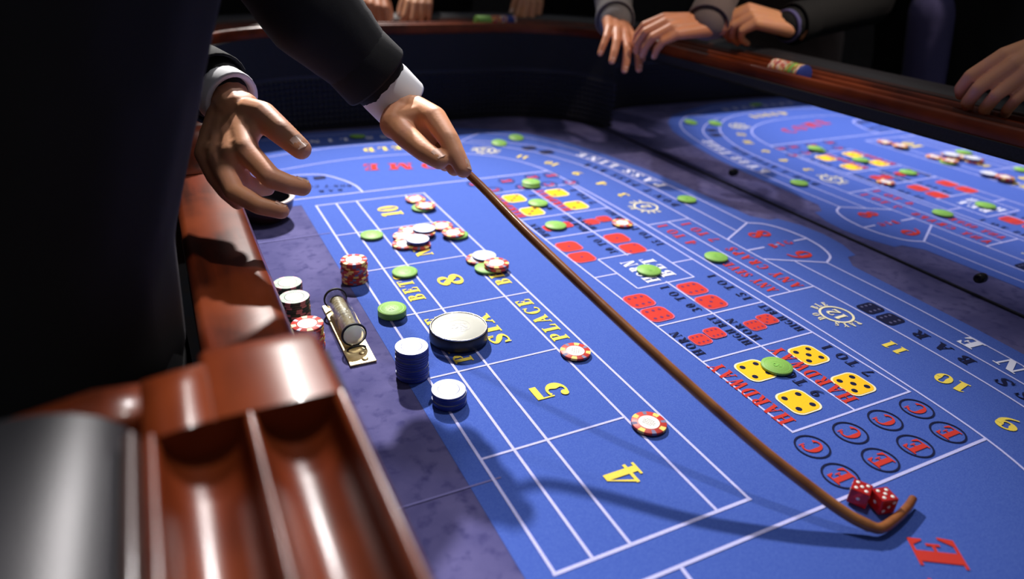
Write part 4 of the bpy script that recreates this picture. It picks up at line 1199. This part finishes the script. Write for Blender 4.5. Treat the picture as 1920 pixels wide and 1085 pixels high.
# --- far (left) hand holding the stick
hm2 = MB()
wr2 = D2(758, 205, 1.06)
ix2 = [D2(785, 208, 1.045), D2(815, 222, 1.01), D2(842, 262, .985), D2(857, 294, .975), D2(869, 318, .970)]
md2 = [D2(775, 215, 1.05), D2(800, 235, 1.03), D2(826, 272, 1.02), D2(842, 300, 1.01), D2(852, 316, 1.00)]
rg2 = [D2(765, 222, 1.06), D2(790, 245, 1.05), D2(812, 278, 1.05), D2(826, 298, 1.04), D2(835, 308, 1.02)]
pk2 = [D2(757, 228, 1.065), D2(778, 252, 1.065), D2(797, 278, 1.07), D2(812, 294, 1.06), D2(822, 303, 1.045)]
th2 = [D2(742, 232, 1.035), D2(762, 255, 1.01), D2(796, 284, .985), D2(824, 301, .972)]
chain(hm2, th2, [.0175, .0150, .0125, .0105], 14)
for fgr, r0 in ((ix2, .0122), (md2, .0115), (rg2, .011), (pk2, .0095)):
    chain(hm2, [wr2.lerp(fgr[0], .8), fgr[1]], [.0185, .0150], 14)
    chain(hm2, fgr[1:], [.0148, r0, r0*.9, r0*.8], 14)
for a, c in ((ix2, md2), (md2, rg2), (rg2, pk2)):
    hm2.capsule(a[1].lerp(a[0], .1), c[1].lerp(c[0], .1), .0150, .0140)
hm2.capsule(th2[0], ix2[1].lerp(ix2[0], .5), .018, .016); hm2.capsule(th2[0], wr2, .020, .022)
hm2.capsule(D2(728, 175, 1.09), wr2, .027, .026)
tips2 = [(th2[3], th2[2], Vector((0, -.3, 1)), .0111), (ix2[4], ix2[3], Vector((.4, .4, 1)), .0103)]
elb2 = D(585, 22, .80)
dealer, _ = person('dealer in black suit and white cuffs leaning over with the stick', (-.118, .77), 0, 'suit', 'shirt_white', 'skin', 'hair',
       [(-1, elb1, D1(430, 184, .925), hm, tips1, .020, 'suit'), (1, elb2, D2(748, 190, 1.075), hm2, tips2, .034, 'suit')], lean=.16, height=1.80)

# --- players
def hand(w, kn, z0, z1, back, side, **kw):
    a = W(*w, z0); c = W(*kn, z1)
    return a, hand_generic(a, c-a, back, side, **kw)
def player(label, base, face, jacket, shirt, skin, hair, hands, **kw):
    arms = []
    for (s, a, (mb, tips), el, cl, sm) in hands:
        arms.append((s, el, a, mb, tips, cl, sm))
    return person(label, base, face, jacket, shirt, skin, hair, arms, group=None, **kw)
# two hands near the corner (grey suit)
def hand2(a, c, back, side, **kw):
    a = DX(*a); c = DX(*c)
    return a, hand_generic(a, c-a, back, side, **kw)
wA, hA = hand((1153, 40), (1176, 92), .300, .262, (.15, -.35, 1), 1, size=1.02, curl=(0, .30, .38, .34, .42), spread=.25, thumb=(.75, .3))
wB, hB = hand((1325, 46), (1243, 50), .318, .312, (.0, -.55, 1), -1, size=1.02, curl=(0, .62, .66, .62, .6), spread=.1, thumb=(.5, .3))
player('player in light and brown grey jacket with two hands over the corner rail', (1.84, 1.72), PI, 'suit_grey', 'shirt_white', 'skin_b', 'hair',
       [(-1, wA, hA, wA+Vector((.14, .24, .08)), .0, 'suit_light'), (1, wB, hB, wB+Vector((.17, .13, .15)), .0, 'suit_grey')], lean=.22, cuffs=False)
b = MB(); 
rp = W(1273, 62, .300)

b.lathe([(.0098, -.0022), (.0108, -.002), (.0112, 0), (.0108, .002), (.0098, .0022)], 20, Matrix.Translation(rp) @ Vector((-.7, -.6, -.5)).to_track_quat('Z', 'Y').to_matrix().to_4x4())
tag(b.obj('finger_ring', 'gold_metal'), 'gold ring on the finger of the hand over the right rail', 'ring')
wC, hC = hand2((1478, 48, 1.300), (1412, 30, 1.225), (.1, -.6, 1), -1, size=1.05, curl=(0, .95, 1.0, 1.05, 1.1), spread=.05, thumb=(.45, .25))
wD, hD = hand2((2012, 84, 1.260), (1915, 128, 1.175), (-.1, -.6, 1), -1, size=1.12, curl=(0, .80, .82, .80, .78), spread=.12, thumb=(.4, .3))
player('player in open black jacket and violet shirt with both hands on the right rail', (1.80, 1.14), PI, 'suit', 'shirt_violet', 'skin', 'hair_grey',
       [(-1, wC, hC, wC+Vector((.27, .02, .05)), .006, 'suit'), (1, wD, hD, wD+Vector((.26, .12, .04)), .0, 'suit')], lean=.14, belt=True, open_jacket=True)
# far end of the table
def far_player(px, base, label, jacket, skin, hair, side):
    w1 = DY(px, -28, 1.995); k1 = DY(px+ (4 if side > 0 else -4), 2, 1.945)
    hm_ = hand_generic(w1, k1-w1, (0, -.6, 1), side, size=1.0, curl=(0, .45, .5, .5, .55), spread=.12, thumb=(.5, .3))
    return player(label, base, -PI/2, jacket, 'shirt_white', skin, hair, [(side, w1, hm_, w1+Vector((.03*side, .26, .06)), .0, jacket)], lean=.14, cuffs=False)
far_player(697, (.35, 2.50), 'player in black jacket at the far rail, leftmost hand', 'suit', 'skin_b', 'hair', 1)
far_player(790, (.88, 2.52), 'player in dark jacket at the far rail, middle hand', 'suit', 'skin', 'hair_grey', -1)
far_player(1000, (1.48, 2.52), 'player in black jacket at the far rail, hand right of the racked chips', 'suit', 'skin', 'hair', -1)
# dice bowl under the dealer's fingers
bc = W(474, 374, .040)
bowl = empty('dice_bowl', (max(bc.x, .134), bc.y, 0)); tag(bowl, 'round dice bowl with pale rim and dark inside under the fingers of the dealer', 'bowl')
b = MB(); b.lathe([(.0001, .0006), (.028, .0006), (.036, .006), (.047, .022), (.0515, .040), (.0525, .042), (.0510, .043), (.0490, .041)], 40); b.obj('bowl_body', 'darkwood', bowl)
b = MB(); b.lathe([(.0490, .041), (.0445, .024), (.034, .009), (.020, .005), (.0001, .005)], 40); b.obj('bowl_lining', 'rubber', bowl)
b = MB(); b.lathe([(.0528, .0415), (.0530, .0435), (.0505, .0445), (.0445, .0425), (.0442, .0405), (.0500, .0405)], 40); b.obj('pale_rim', 'card', bowl)
